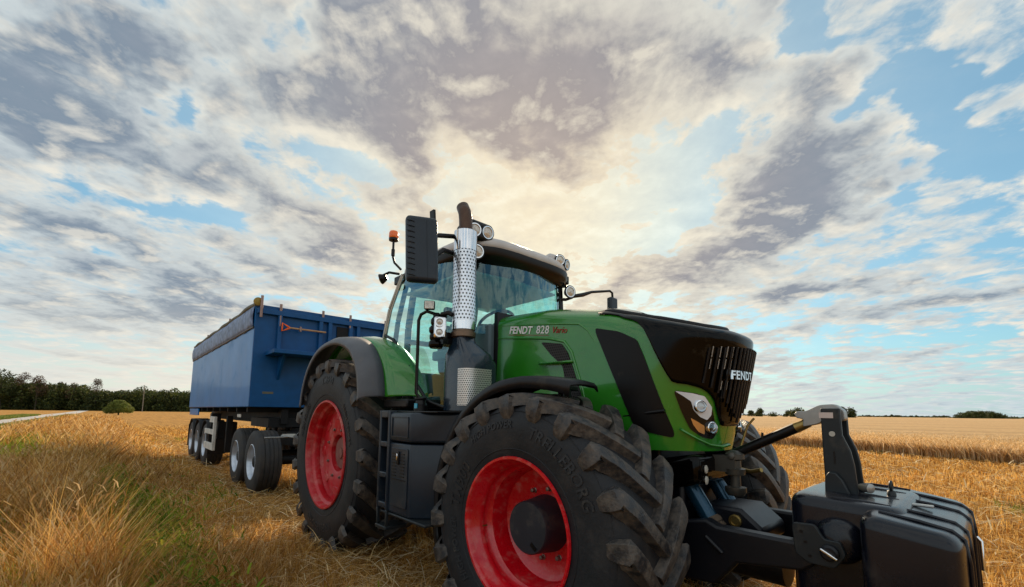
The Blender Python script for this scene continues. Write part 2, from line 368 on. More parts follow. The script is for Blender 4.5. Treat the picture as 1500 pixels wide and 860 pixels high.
def hs(x): return float(np.interp(x, [1.9, 2.5, 3.1, 3.5, 3.8, 3.98], [2.36, 2.33, 2.225, 2.12, 2.045, 2.02]))
LEAN = .22
def hx(xi, z): return xi - LEAN * max(0, 1.93 - z) * min(1, max(0, (xi - 2.8) / .6))
def hoodY(x, z):
    xi = x + LEAN * max(0, 1.93 - z) * min(1, max(0, (x - 2.8) / .6))
    w_ = .45 if xi < 3.15 else (.45 * max(0, 1 - ((xi - 3.15) / .735) ** 2.5) ** (1 / 2.5) if xi < 3.885 else 0)
    zt = hs(x); zs = zt - .14
    if z > zs: w_ *= max(0, 1 - (min(1, (z - zs) / .14)) ** 2.2) ** (1 / 2.2)
    return w_
# outline in plan: straight side, then a squared-off round nose
OUT = [(x, .45) for x in np.linspace(1.97, 3.15, 26)]
for k in range(1, 29):
    a = PI / 2 * (1 - k / 28); c, s = math.cos(a), math.sin(a)
    OUT.append((3.15 + .735 * c ** (2 / 2.5), .45 * s ** (2 / 2.5)))
OUTL = [(x, -y) for x, y in OUT]                      # right side, rear to front centre
FULL = OUTL + [(x, -y) for x, y in OUTL[::-1][1:]]
def hood_bottom(xi): return float(np.interp(xi, [1.95, 2.6, 2.9, 3.3, 3.6, 3.95], [1.62, 1.50, 1.30, 1.17, 1.225, 1.225]))
def hood_rows(fn_lo, fn_hi, n, pts=FULL, off=0.):
    rows = []
    for j in range(n + 1):
        row = []
        for xi, y in pts:
            lo, hi = fn_lo(xi), fn_hi(xi); z = lo + (hi - lo) * j / n
            k = 1 + off
            row.append((hx(xi, z), y * k, z))
        rows.append(row)
    return rows
b = MB(); rows = hood_rows(hood_bottom, lambda xi: hs(min(xi, 3.93)) - .14, 14)
for j in range(1, 9):
    phi = PI / 2 * j / 8; c = math.cos(phi) ** (2 / 2.2) if j < 8 else 0.; sn = math.sin(phi) ** (2 / 2.2)
    row = []
    for xi, y in FULL:
        z = hs(min(xi, 3.93)) - .14 + .14 * sn
        x = xi if xi < 3.15 else 3.15 + (xi - 3.15) * (c * .75 + .25)
        row.append((hx(x, z), y * c, z))
    rows.append(row)
b.grid(rows)
hood = b.build('hood', M['green'], TR, smooth=60)

def surf_panel(poly, off, thick, n=22, side=-1):
    """a skin panel cut to poly (x, z) lying on the hood side, off metres proud of it"""
    P2 = [Vector(p) for p in poly]
    xs = [p[0] for p in poly]; zs = [p[1] for p in poly]
    bm = bmesh.new(); vs = [bm.verts.new((p[0], 0, p[1])) for p in poly]
    bm.faces.new(vs)
    for k in range(1, n): 
        for co_, no in (((min(xs) + (max(xs) - min(xs)) * k / n, 0, 0), (1, 0, 0)), ((0, 0, min(zs) + (max(zs) - min(zs)) * k / n), (0, 0, 1))):
            bmesh.ops.bisect_plane(bm, geom=bm.verts[:] + bm.edges[:] + bm.faces[:], plane_co=co_, plane_no=no)
    out = MB(); bm.verts.index_update()
    top = []; bot = []
    for v in bm.verts:
        y0 = hoodY(v.co.x, v.co.z); e = .004
        gx = (hoodY(v.co.x + e, v.co.z) - hoodY(v.co.x - e, v.co.z)) / (2 * e); gz = (hoodY(v.co.x, v.co.z + e) - hoodY(v.co.x, v.co.z - e)) / (2 * e)
        gx = max(-5, min(5, gx)); gz = max(-5, min(5, gz))
        nn = Vector((-gx, 1, -gz)).normalized()
        q = Vector((v.co.x, y0, v.co.z)) + nn * off; q2 = Vector((v.co.x, y0, v.co.z)) + nn * (off - thick)
        top.append((q.x, side * q.y, q.z)); bot.append((q2.x, side * q2.y, q2.z))
    nV = len(top); fs = [tuple(v.index for v in f_.verts) for f_ in bm.faces]
    bnd = [tuple(v.index for v in e_.verts) for e_ in bm.edges if len(e_.link_faces) == 1]
    out.add(top + bot, fs + [tuple(i + nV for i in f_)[::-1] for f_ in fs] + [(a_, b_, b_ + nV, a_ + nV) for a_, b_ in bnd])
    bm.free(); return out
def smoothpoly(p, n=5, r=.25):
    """round the corners of a polygon"""
    out = []; m = len(p)
    for i in range(m):
        a, c, d = Vector(p[i - 1]), Vector(p[i]), Vector(p[(i + 1) % m])
        s1 = c + (a - c) * r; s2 = c + (d - c) * r
        for k in range(n + 1):
            t = k / n; q = s1 * (1 - t) ** 2 + c * 2 * t * (1 - t) + s2 * t * t; out.append((q.x, q.y))
    return out
WINP = smoothpoly([(3.035, 2.052), (3.24, 2.00), (3.37, 1.93), (3.42, 1.80), (3.575, 1.30), (3.34, 1.352), (3.217, 1.645)], 5, .16)
BLKP = [(3.02, 2.150), (3.20, 2.120), (3.36, 2.045), (3.418, 1.985), (3.475, 1.842), (3.553, 1.659), (3.58, 1.640), (3.649, 1.628), (3.70, 1.607), (3.732, 1.583), (3.75, 1.54), (3.757, 1.45), (3.755, 1.37)]
for sd_ in (-1, 1):
    surf_panel(WINP, .007, .012, side=sd_).build('side_window', M['window_black'], hood, smooth=40)
# black nose skin: region in front of / above the boundary line BLKP
def blk_lo(xi):
    # lowest z on this plan position that is still black
    for z in np.arange(1.36, 2.3, .004):
        x = hx(xi, z); zb = np.interp(x, [p[0] for p in BLKP[:11]], [p[1] for p in BLKP[:11]]) if x < 3.75 else 1.38 + max(0, 0)
        if z >= zb and x >= 3.02: return z
    return 9
nose_pts = []
for xi, y in [p for p in OUTL if p[0] > 3.0]:
    lo = blk_lo(xi)
    if lo < hs(min(xi, 3.93)) - .02: nose_pts.append((xi, y, lo))
def nose_row(t):
    row = []
    for xi, y, lo in nose_pts + [(a_, -b_, c_) for a_, b_, c_ in nose_pts[::-1][1:]]:
        zt = hs(min(xi, 3.93)); zs = zt - .14
        z = lo + (zt - lo) * (1 - (1 - t) ** 1.6)
        if z <= zs: cc = 1.; x = xi
        else:
            sn = (z - zs) / .14; cc = max(0, 1 - sn ** 2.2) ** (1 / 2.2); x = xi if xi < 3.15 else 3.15 + (xi - 3.15) * (cc * .75 + .25)
        k = 1 + .012 / .45
        row.append((hx(x, z) + (.010 if xi > 3.3 else 0.) * cc, y * cc * k, z + (.008 if z > zs else 0)))
    return row
b = MB(); b.grid([nose_row(t) for t in np.linspace(0, 1, 34)])
b.build('nose_panel', M['blackgloss'], hood, smooth=50, solid=.006)
b = MB(); pts = []
for xi, y in OUTL:
    if xi < 3.02 or y > -.02: continue
    c, sn = math.cos(R(38)) ** (2 / 2.2), math.sin(R(38)) ** (2 / 2.2)
    x = xi if xi < 3.15 else 3.15 + (xi - 3.15) * (c * .75 + .25); z = hs(min(xi, 3.93)) - .14 + .14 * sn
    pts.append((hx(x, z) + (.008 if xi > 3.5 else 0), y * c - .006, z + .002))
b.tube(pts, [.006, .016] + [.021] * (len(pts) - 3) + [.012], 10)
b.build('top_rail', M['pillar'], hood, smooth=60)
# radiator grille: vertical ribs on the nose
def front_x(y, z):
    y = min(abs(y), .449); xi = 3.15 + .735 * max(0, 1 - (y / .45) ** 2.5) ** (1 / 2.5); return hx(xi, z)
b = MB()
ys = np.linspace(-.30, .30, 17)
for y in ys:
    zb_ = 1.40 + abs(y) * .80; zt_ = 1.865 - abs(y) * .05
    pts = [(front_x(y, z) + .030, y, z) for z in np.linspace(zb_, zt_, 9)]
    b.tube(pts, .0085, 6)
b.cur = 1
for k, (y0, y1) in enumerate(zip(ys[:-1], ys[1:])):
    ym = (y0 + y1) / 2
    for z0, z1 in ((1.795, 1.86), (1.725, 1.785), (1.60, 1.655)):
        if z0 < 1.40 + abs(ym) * .85: continue
        b.add([(front_x(ym, z) + .023, y, z) for z in (z0, z1) for y in (y0 + .012, y1 - .012)], [(0, 1, 3, 2)])
b.build('grille', M['pillar'], hood, smooth=60, mats=[pbr('painted_gap_light', (.42, .38, .33), .5)])  # pale slot faces: colour stands in for brightness showing through the gaps
b = MB(); b.grid([[(front_x(y, z) + .036, y, z) for y in np.linspace(-.2, .2, 15)] for z in (1.662, 1.722)]); b.build('badge_bar', M['pillar'], hood, smooth=40, solid=.01)
# lettering on the nose
vs, fs = text_verts('FENDT', .078, .003, 0, 1.08, .0015)
b = MB(); b.add([(front_x(v[0] - .05, 1.69) + .041 + v[2], v[0] - .05, 1.667 + v[1] * .95) for v in vs], fs); b.build('lettering', M['chrome'], hood)
# lettering on the side
def side_text(body, size, xc, z, mat, shear, space=1., slope=-.13, bold=.0028):
    vs, fs = text_verts(body, size, .0015, shear, space, bold); q = MB()
    q.add([(xc + v[0], -.4535 - v[2], z + v[1] + v[0] * slope) for v in vs], fs); q.build('lettering', mat, hood)
side_text('FENDT', .088, 2.275, 2.107, M['white'], .25, 1.0, bold=.0015)
side_text('828', .09, 2.53, 2.076, M['white'], .2, 1.06, bold=.0008)
side_text('Vario', .07, 2.705, 2.058, M['redtext'], .4, 1.0, bold=.0003)
b = MB(); b.add([(2.13, -.4535, 2.115), (2.60, -.4535, 2.055), (2.60, -.4535, 2.0515), (2.13, -.4535, 2.1115)], [(0, 1, 2, 3)]); b.build('pinstripe', M['redtext'], hood)
# crease of the upper side panel
cr = [(2.03, 2.205), (2.4, 2.165), (2.76, 2.122), (2.9, 2.10), (2.98, 2.04), (3.05, 1.93)]
b = MB(); b.tube([(x, -hoodY(x, z) + .001, z) for x, z in cr], [.003, .007, .008, .008, .006, .002], 8); b.build('crease', M['green'], hood, smooth=60)
# recessed lower side: darker panel edge, vent mesh, bonnet handle
sh = [(1.99, 2.100), (2.35, 2.060), (2.60, 2.028), (2.76, 1.985), (2.83, 1.90), (2.93, 1.62), (2.965, 1.47)]
b = MB(); b.tube([(x, -hoodY(x, z) - .002, z) for x, z in sh], [.006, .010, .012, .012, .010, .008, .004], 8); b.build('panel_lip', M['green'], hood, smooth=60)
VENT = smoothpoly([(2.515, 2.008), (2.735, 1.972), (2.80, 1.89), (2.955, 1.49), (2.80, 1.49), (2.745, 1.80), (2.62, 1.90)], 4, .15)
uvxz = lambda v: (v.x, v.z)
surf_panel(VENT, .004, .008).build('air_vent', M['mesh'], hood, uvs=uvxz)
b = MB(); b.grid([[(x, -.452 - .055 * math.sin(t * PI) * s_, 1.842 - .03 * (x - 2.5) + .013 * math.cos(t * PI) - .01 * s_) for t in np.linspace(0, 1, 7)] for x, s_ in zip(np.linspace(2.49, 2.86, 10), [.02, .6, .85, 1, 1, 1, .95, .85, .6, .05])])
b.build('bonnet_handle', M['green'], hood, smooth=60, solid=.006)
# headlamps
HL = smoothpoly([(3.575, 1.598), (3.69, 1.578), (3.722, 1.55), (3.738, 1.48), (3.736, 1.345), (3.716, 1.300), (3.685, 1.312), (3.638, 1.36), (3.605, 1.47)], 3, .18)
def hl_at(x, z, o=0.):
    y0 = hoodY(x, z); e = .01; gx = max(-4, min(4, (hoodY(x + e, z) - hoodY(x - e, z)) / (2 * e)))
    n_ = Vector((-gx, 1, .1)).normalized(); return Vector((x, y0, z)) + n_ * o, n_
for s_ in (-1, 1):
    hl = surf_panel(HL, .008, .02, side=s_).build('headlamp', pbr('lamp_housing', (.02, .016, .014), .12, .5), TR, smooth=40)
    CT = pbr('sky_tinted_chrome', (.74, .80, .88), .25, .15, coat=.8)  # bluish white put into the colour for sky reflected in the trim
    surf_panel(smoothpoly([(3.582, 1.593), (3.663, 1.580), (3.717, 1.562), (3.737, 1.496), (3.729, 1.449), (3.711, 1.418), (3.686, 1.436), (3.662, 1.478), (3.656, 1.530), (3.624, 1.560)], 3, .15), .011, .01, side=s_).build('chrome_trim', CT, hl, smooth=40)
    surf_panel(smoothpoly([(3.652, 1.39), (3.645, 1.43), (3.672, 1.408), (3.697, 1.382), (3.692, 1.33), (3.670, 1.346)], 3, .15), .011, .01, side=s_).build('indicator', pbr('amber_reflector', (.75, .42, .16), .25, .6, coat=.5), hl, smooth=40)
    for (x, z, rr_) in ((3.690, 1.497, .037), (3.718, 1.368, .038)):
        c_, n_ = hl_at(x, z, .010); c_ = Vector((c_.x, s_ * c_.y, c_.z)); n_ = Vector((n_.x * .9 + .35, s_ * n_.y, n_.z)).normalized()
        MB().lathe(c_, n_, [(-.02, rr_), (.016, rr_), (.019, rr_ * .86), (.006, rr_ * .8), (-.012, rr_ * .3), (-.012, 0.001)], 24).build('reflector', M['chrome'], hl, smooth=40)
        MB().lathe(c_, n_, [(.010, rr_ * .82), (.022, rr_ * .5), (.026, .0005)], 24).build('lens', glass_mat('lamp_glass', (.95, .95, .95), .1), hl, smooth=60)
# lip under the lamp
b = MB(); b.grid([[(x_ + o_, -y_ - o_ * .4, z_ - o_ * .3) for o_ in (0, .022)] for x_, y_, z_ in ((3.60, .35, 1.365), (3.65, .28, 1.318), (3.70, .19, 1.275), (3.735, .10, 1.262), (3.76, .055, 1.275))])
b.build('lamp_lip', M['green'], hood, smooth=60, solid=.012)

# bonnet rear frame, dash cowl
b = MB(); b.prism([(1.93, 2.345), (1.98, 2.345), (2.0, 2.1), (1.97, 1.60), (1.92, 1.60)], -.452, .452); b.build('bonnet_seal', M['pillar'], TR, bevel=.01)

# ---- chassis
CH = MB(); CH.box(.2, 3.1, -.26, .26, .62, 1.2); CH.box(1.9, 3.45, -.33, .33, 1.15, 1.55)
CH.box(-.45, .9, -.30, .30, .62, 1.35)
ch = CH.build('chassis', M['darkiron'], TR, bevel=.02)
MB().lathe((0, -.62, .98), (0, 1, 0), [(0, .17), (1.24, .17)], 24, True).build('rear_axle', M['darkiron'], TR, smooth=40)
b = MB(); b.bar((2.95, -.62, .72), (2.95, .62, .72), .22, .24); b.box(2.72, 3.18, -.2, .2, .55, .95); b.build('front_axle', M['darkiron'], TR, bevel=.03)
b = MB()
for k in range(26):
    x = 1.2 + random.random() * 2.0; z = 1.0 + random.random() * .7; a = Vector((x, -.34 - random.random() * .12, z))
    b.tube([a, a + Vector((.15, -.03, -.05)), a + Vector((.3 + random.random() * .2, 0, random.uniform(-.25, .1)))], .012, 7)
b.build_each('hose', M['pillar'], TR, smooth=60)
# front frame casting and black bumper under the nose
b = MB(); b.prism([(3.05, 1.16), (3.42, 1.135), (3.64, 1.205), (3.70, 1.205), (3.70, 1.04), (3.60, 1.01), (3.30, .95), (3.05, .80)], -.34, .34)
b.build('front_support', M['blackgloss'], TR, bevel=.035, seg=3)
b = MB(); b.prism([(2.98, 1.22), (3.46, 1.12), (3.56, 1.16), (3.56, .62), (3.3, .45), (2.98, .5)], -.25, .25); b.build('front_casting', M['darkiron'], TR, bevel=.03)
b = MB()
for z in (1.12, 1.055): b.tube([(3.54, -.31, z), (3.63, -.27, z), (3.70, -.25, z)], .026, 14)
b.build_each('hydraulic_coupler', M['blackgloss'], TR, smooth=50)
b = MB()
for z in (1.12, 1.055): b.lathe((3.70, -.25, z), (1, .1, 0), [(0, .025), (.008, .025), (.012, .018), (.012, .001)], 16)
b.build_each('coupler_cap', M['trim'], TR, smooth=50)
cl_ = MB()
cl_.lathe((3.80, -.06, .96), (0, 0, 1), [(0, .045), (.02, .06), (.05, .06), (.055, .03), (.12, .03), (.125, .055), (.16, .06), (.165, .035), (.21, .035), (.22, .055), (.25, .055), (.27, .02)], 18, True)
cl_.box(3.62, 3.82, -.11, -.01, 1.10, 1.20); cl_.lathe((3.80, -.06, 1.19), (0, -1, .2), [(-.05, .022), (.06, .022), (.065, .01)], 12, True)
cl_.build('towing_jaw', pbr('jaw_metal', (.07, .065, .055), .4, .5, dust=.3), TR, smooth=40)
MB().tube([(3.78, .02, 1.17), (3.80, .06, 1.26), (3.83, .09, 1.38), (3.87, .10, 1.43)], .007, 8).build('latch_lever', M['brass'], TR, smooth=60)
MB().tube([(3.70, .05, 1.12), (3.86, .03, 1.10), (3.93, .0, 1.12)], .013, 8).build('coupling_pipe', M['brass'], TR, smooth=60)

# front linkage
for s_, dx_ in ((-1, 0), (1, .02)):
    y = -.185 if s_ < 0 else .14
    c_ = MB(); c_.tube([(3.55 + dx_, y, 1.04), (3.70 + dx_, y, .80)], .052, 20); cy = c_.build('lift_cylinder', M['bluecyl'], TR, smooth=50)
    c_ = MB(); c_.lathe((3.695 + dx_, y, .808), (.53, 0, -.85), [(-.02, .055), (0, .066), (.018, .066), (.022, .058), (.03, .066), (.05, .070), (.055, .060), (.075, .06), (.12, .035)], 20, True); c_.build('dust_boot', M['rust'], cy, smooth=40)
for s_ in (-1, 1):
    y = s_ * .36
    a_ = MB(); a_.prism([(3.50, .80), (3.76, .86), (3.82, .835), (4.20, .835), (4.26, .80), (4.28, .74), (4.22, .70), (3.92, .66), (3.80, .52), (3.55, .50), (3.45, .62)], y - .045, y + .045)
    arm = a_.build('lower_link_arm', M['darkiron'], TR, bevel=.015)
    MB().tube([(3.76, y + s_ * .05, .77), (3.85, y + s_ * .052, .70)], .012, 8).build('arm_pin', M['darkiron'], arm, smooth=60)
    p_ = MB(); p_.prism(smoothpoly([(4.205, .94), (4.30, .945), (4.335, .885), (4.395, .885), (4.415, .83), (4.37, .765), (4.27, .765), (4.215, .80)], 4, .2), y - .112 if s_ < 0 else y + .09, y - .09 if s_ < 0 else y + .112)
    pl_ = p_.build('hook_plate', M['bracket'], arm, bevel=.004)
    MB().lathe((4.355, y + s_ * .09, .832), (0, s_, 0), [(0, .036), (.042, .036), (.048, .026), (.055, .026), (.055, .001)], 20).build('ball_pin', M['darkiron'], arm, smooth=50)
    MB().bar((4.325, y + s_ * .150, .850), (4.39, y + s_ * .152, .815), .012, .018, up=(0, s_, 0)).build('linch_pin', M['chrome'], arm, bevel=.004)
    k_ = MB()
    for hx_, hz_ in ((4.245, .905), (4.26, .86), (4.275, .80)): k_.lathe((hx_, y + s_ * .112, hz_), (0, s_, 0), [(0, .007), (.004, .007), (.004, .001)], 12)
    k_.build_each('plate_rivet', M['pillar'], arm)
b = MB(); b.prism([(3.62, .90), (3.86, .90), (3.98, .80), (3.98, .72), (3.62, .72)], -.16, .22); b.build('link_crossbox', M['darkiron'], TR, bevel=.02)
MB().lathe((3.83, -.162, .83), (0, -1, 0), [(0, .036), (.012, .036), (.014, .026), (.006, .022), (.006, .001)], 24).build('grease_cap', M['brass'], TR, smooth=40)
MB().tube([(3.60, 0, .60), (4.05, 0, .60)], .12, 16).build('linkage_tube', M['darkiron'], TR, smooth=50)
# top link to the weight
tl = MB(); tl.tube([(3.74, .0, 1.185), (4.135, 0, 1.385)], [.030, .030], 18); tlo = tl.build('top_link', M['pillar'], TR, smooth=50)
MB().tube([(4.125, 0, 1.38), (4.19, 0, 1.412)], [.032, .026], 14).build('collar', M['brass'], tlo, smooth=50)
MB().tube([(3.95, -.02, 1.31), (3.952, -.02, 1.345)], .007, 8).build('grease_nipple', M['pillar'], tlo, smooth=50)
b = MB(); b.prism(smoothpoly([(4.165, 1.385), (4.245, 1.405), (4.27, 1.43), (4.30, 1.47), (4.345, 1.42), (4.365, 1.43), (4.362, 1.48), (4.32, 1.515), (4.25, 1.51), (4.185, 1.475), (4.14, 1.475), (4.125, 1.455), (4.14, 1.435), (4.17, 1.43)], 4, .25), -.032, .032)
b.build('catch_hook', M['zinc'], tlo, bevel=.008, seg=3)

# ---- wheels
def split_mb(mb):
    class Z_: pass
    outs = []; orig = MB.build
    MB.build = lambda s, *a, **k: s
    try: outs = mb.build_each('x', None)
    finally: MB.build = orig
    return outs
def make_wheel(name, W, Rc, Rt, rrim, nl, tprof, rprof, hub, rimmat, lw, letters):
    """wheel built about its own centre, outer face towards -y; returns its root (tyre as children)"""
    root = bpy.data.objects.new(name, None); COL.objects.link(root); root.parent = TR
    def bl(mb, nm, mt, par, **k):
        o = ORIG[TR.name]; ORIG[TR.name] = (0, 0, 0); ob = mb.build(nm, mt, par, **k); ORIG[TR.name] = o; return ob
    pr = [(-o_, r_) for o_, r_ in tprof] + [(o_, r_) for o_, r_ in tprof[::-1][1:]]
    tm = MB().lathe((0, 0, 0), (0, 1, 0), pr, 120)
    def carc(w_):  # carcass radius at lateral offset
        return Rc - .030 * (abs(w_) / W) ** 3
    tm.cur = 1; lg = tm; hw = W
    for side in (-1, 1):
        for k in range(nl):
            th0 = 2 * PI * (k + (.5 if side > 0 else 0)) / nl
            path = []
            for t in np.linspace(0, 1, 9):
                bb = -.035 + (hw - .01 + .035) * t; aa = (hw * 1.02) * (t * .85 + .25 * t * t)
                if t > .75: aa -= (t - .75) * hw * .35
                path.append((bb, aa))
            secs = []
            for i, (bb, aa) in enumerate(path):
                p0 = path[max(0, i - 1)]; p1 = path[min(len(path) - 1, i + 1)]
                db, da = p1[0] - p0[0], p1[1] - p0[1]; l_ = math.hypot(db, da); nb, na = -da / l_, db / l_
                hwid = lw * (.43 + .22 * (i / 8) ** 2); tw = hwid * .78
                rt = Rt - .012 * (abs(bb) / hw) ** 4; rb = carc(bb) - .015
                row = []
                for q, rr_, lo in ((-hwid * 1.18, rb, 1), (-tw, rt - .004, 0), (0, rt, 0), (tw, rt - .004, 0), (hwid * 1.18, rb, 1)):
                    ab = bb + nb * q; aang = aa + na * q
                    ab = min(ab, hw + .005)
                    th = th0 + aang / Rt
                    row.append((math.cos(th) * rr_, side * ab, math.sin(th) * rr_))
                secs.append(row)
            # shoulder drop down the side wall
            bb, aa = path[-1]; th = th0 + aa / Rt
            for db_, rtop, wd in ((.012, Rt - .030, .66), (.020, Rc - .035, .66), (.012, Rc - .085, .56), (-.012, Rc - .12, .40)):
                h_ = lw * wd; row = []
                for q, inn in ((-h_ * 1.15, .03), (-h_ * .85, 0), (0, 0), (h_ * .85, 0), (h_ * 1.15, .03)):
                    t2 = th + q / Rt; row.append((math.cos(t2) * (rtop), side * (hw + db_ - inn), math.sin(t2) * (rtop)))
                secs.append(row)
            lg.grid(secs)
            n_ = 5; base_i = len(lg.v) - len(secs) * n_
            lg.mi[len(lg.f)] = 1; lg.f.append(tuple(base_i + q for q in range(n_)))
    # side wall ribs
    tm.cur = 0; rb_ = tm
    for r_ in letters['ribs']:
        o_ = np.interp(r_, [p[1] for p in tprof[:6]], [p[0] for p in tprof[:6]])
        for sg in (-1, 1): rb_.lathe((0, 0, 0), (0, sg, 0), [(o_ - .006, r_ - .006), (o_ + .004, r_ - .002), (o_ + .004, r_ + .002), (o_ - .006, r_ + .006)], 120)
    ty = bl(tm, 'tyre', M['rubber'], root, bevel=.005, seg=2, smooth=38, mats=[M['rubberlug']])
    for body, size, angc, r0, flip in letters['text']:
        vs, fs = text_verts(body, size, .004, .12, 1.06, .0015)
        nv = []
        for v in vs:
            rad = r0 + v[1]; ang = R(angc) + v[0] / (r0 + size * .35)  # seen from -y, x to the right
            o_ = np.interp(rad, [p[1] for p in tprof[:6]], [p[0] for p in tprof[:6]])
            a_ = PI / 2 - ang
            nv.append((math.cos(a_) * rad, -(o_ + v[2] + .001), math.sin(a_) * rad))
        bl(MB().add(nv, fs), 'sidewall_lettering', M['letter'], root)
    rim = bl(MB().lathe((0, 0, 0), (0, -1, 0), rprof, 96), 'rim', rimmat, root, smooth=38)
    hub(root, bl)
    return root
def tyre_prof(W, Rc, rb, bw):
    return [(bw, rb - .012), (bw + .012, rb + .012), (W * .95, rb + .06), (W * 1.01, rb + (Rc - rb) * .45), (W * .985, Rc - .105), (W * .93, Rc - .055), (W * .8, Rc - .028), (W * .5, Rc - .006), (0., Rc)]
def front_hub(rim, bl):
    bl(MB().lathe((0, 0, 0), (0, -1, 0), [(-.03, .175), (.10, .158), (.150, .155), (.158, .148), (.158, .001)], 48), 'hub_cover', M['hub'], rim, smooth=40)
    bb = MB()
    for k in range(10):
        a = 2 * PI * (k + .3) / 10; p = Vector((math.cos(a) * .215, 0, math.sin(a) * .215))
        bb.lathe(p + Vector((0, .035, 0)), (0, -1, 0), [(0, .019), (.012, .019), (.014, .013), (.04, .013), (.042, .001)], 6)
    for one in split_mb(bb): bl(one, 'wheel_nut', M['bolt'], rim)
    bl(MB().bar((.035, -.160, -.085), (.075, -.160, -.115), .022, .006, up=(0, 1, 0)), 'drain_plug_recess', M['pillar'], rim)
    bl(MB().tube([(-.33, -.185, -.04), (-.335, -.215, -.04)], .006, 8), 'valve', M['brass'], rim)
def rear_hub(rim, bl):
    bl(MB().lathe((0, 0, 0), (0, -1, 0), [(.12, .18), (.150, .17), (.155, .06), (.17, .06), (.17, .001)], 40), 'hub_cover', pbr('rusty_hub', (.2, .05, .04), .6, dust=.6, dustcol=(.3, .2, .15)), rim, smooth=40)
    bb = MB()
    for k in range(8):
        a = 2 * PI * (k + .5) / 8; p = Vector((math.cos(a) * .27, 0, math.sin(a) * .27))
        bb.lathe(p + Vector((0, -.19, 0)), (0, -1, 0), [(0, .020), (.006, .020), (.008, .014), (.024, .014), (.026, .001)], 6)
    for one in split_mb(bb): bl(one, 'wheel_nut', M['bolt'], rim)
    # clamp lobes between disc and rim
    q = MB()
    for k in range(8):
        a = 2 * PI * k / 8; c, s = math.cos(a), math.sin(a); c2, s2 = -s, c
        p = [(rr_ * c + t_ * c2, y_, rr_ * s + t_ * s2) for rr_ in (.36, .44) for t_ in (-.06, .06) for y_ in (-.17, -.203)]
        q.add(p, [(0, 1, 3, 2), (4, 6, 7, 5), (0, 4, 5, 1), (2, 3, 7, 6), (0, 2, 6, 4), (1, 5, 7, 3)])
    for one in split_mb(q): bl(one, 'rim_clamp', M['redworn'], rim, bevel=.01)
TPF = tyre_prof(.30, .765, .42, .265); TPR = tyre_prof(.355, .975, .565, .32)
FW = make_wheel('front_wheel', .30, .762, .815, .42, 20, TPF,
    [(.262, .418), (.282, .432), (.292, .428), (.292, .414), (.272, .402), (.235, .396), (.215, .378), (.18, .372), (.17, .380), (.14, .372), (.12, .352), (.02, .340), (.0, .335), (-.02, .30), (-.028, .19), (-.03, .05), (-.03, .001)],
    front_hub, M['red'], .088, dict(ribs=(.475, .70), text=[('TM900', .105, -66, .50, 0), ('HIGH POWER', .062, -18, .60, 0), ('TRELLEBORG', .095, 42, .565, 0), ('TM900', .105, 135, .50, 0), ('HIGH POWER', .062, -112, .52, 0)]))
RW = make_wheel('rear_wheel', .355, .975, 1.035, .565, 21, TPR,
    [(.318, .562), (.338, .578), (.350, .572), (.350, .556), (.328, .545), (.285, .538), (.265, .51), (.22, .50), (.205, .505), (.17, .49), (.165, .455), (.175, .44), (.190, .435), (.195, .22), (.185, .20), (.12, .19), (.12, .001)],
    rear_hub, M['redworn'], .095, dict(ribs=(.64, .885), text=[('TM900', .11, 2, .76, 0), ('HIGH POWER', .07, 62, .70, 0), ('TRELLEBORG', .11, 180, .72, 0), ('HIGH POWER', .07, -60, .70, 0)]))
def place(root, x, y, z, st=0., mirror=False):
    o = ORIG[TR.name]; root.location = (x - o[0], y - o[1], z - o[2]); root.rotation_euler = (0, 0, st)
    if mirror: root.scale = (1, -1, 1)
def dup_tree(o, parent):
    c = o.copy(); COL.objects.link(c); c.parent = parent
    for ch_ in [x for x in bpy.data.objects if x.parent == o]: dup_tree(ch_, c)
    return c
ST = R(2.0)
place(FW, 2.95, -.87, .760, ST); FW2 = dup_tree(FW, TR); place(FW2, 2.95, .93, .760, ST, True)
place(RW, 0, -.855, .985); RW2 = dup_tree(RW, TR); place(RW2, 0, .855, .985, 0, True)
FW2.rotation_euler = (0, R(6), ST); 

# ---- front mudguards
def mudguard(s_):
    prof = []
    for a in np.linspace(198, 96, 20): prof.append((2.95 + .915 * math.cos(R(a)), .745 + .925 * math.sin(R(a))))
    prof += [(2.95, 1.674), (3.06, 1.668), (3.16, 1.655), (3.26, 1.635), (3.29, 1.61)]
    rows = []
    for i, (x, z) in enumerate(prof):
        n_ = Vector((x - 2.95, z - .745)).normalized() if i < 20 else Vector((.08, 1)).normalized()
        fw = 1. if i < 19 else (.96, .90, .84, .78, .72, .66)[min(5, i - 19)]
        row = []
        for y, dn in ((-1.115, -.075), (-1.115, -.015), (-1.10, 0), (-.97, .010), (-.85, .010), (-.72, 0), (-.70, -.03)):
            yy = -.85 + (y + .85) * fw; row.append((x + n_.x * dn, s_ * -yy * -1 if s_ > 0 else yy, z + n_.y * dn))
        rows.append(row)
    if s_ > 0: rows = [[(x, -abs(y) * -1, z) for x, y, z in r_] for r_ in rows]
    g = MB().grid(rows).build('front_mudguard', M['plastic'], TR, smooth=50, solid=.010)
    MB().bar((2.9, s_ * .55, 1.0), (2.9, s_ * .62, 1.64), .05, .09).bar((2.9, s_ * .5, 1.62), (2.9, s_ * 1.0, 1.655), .06, .03).build('stay', M['darkiron'], g, bevel=.006)
mudguard(-1); mudguard(1)

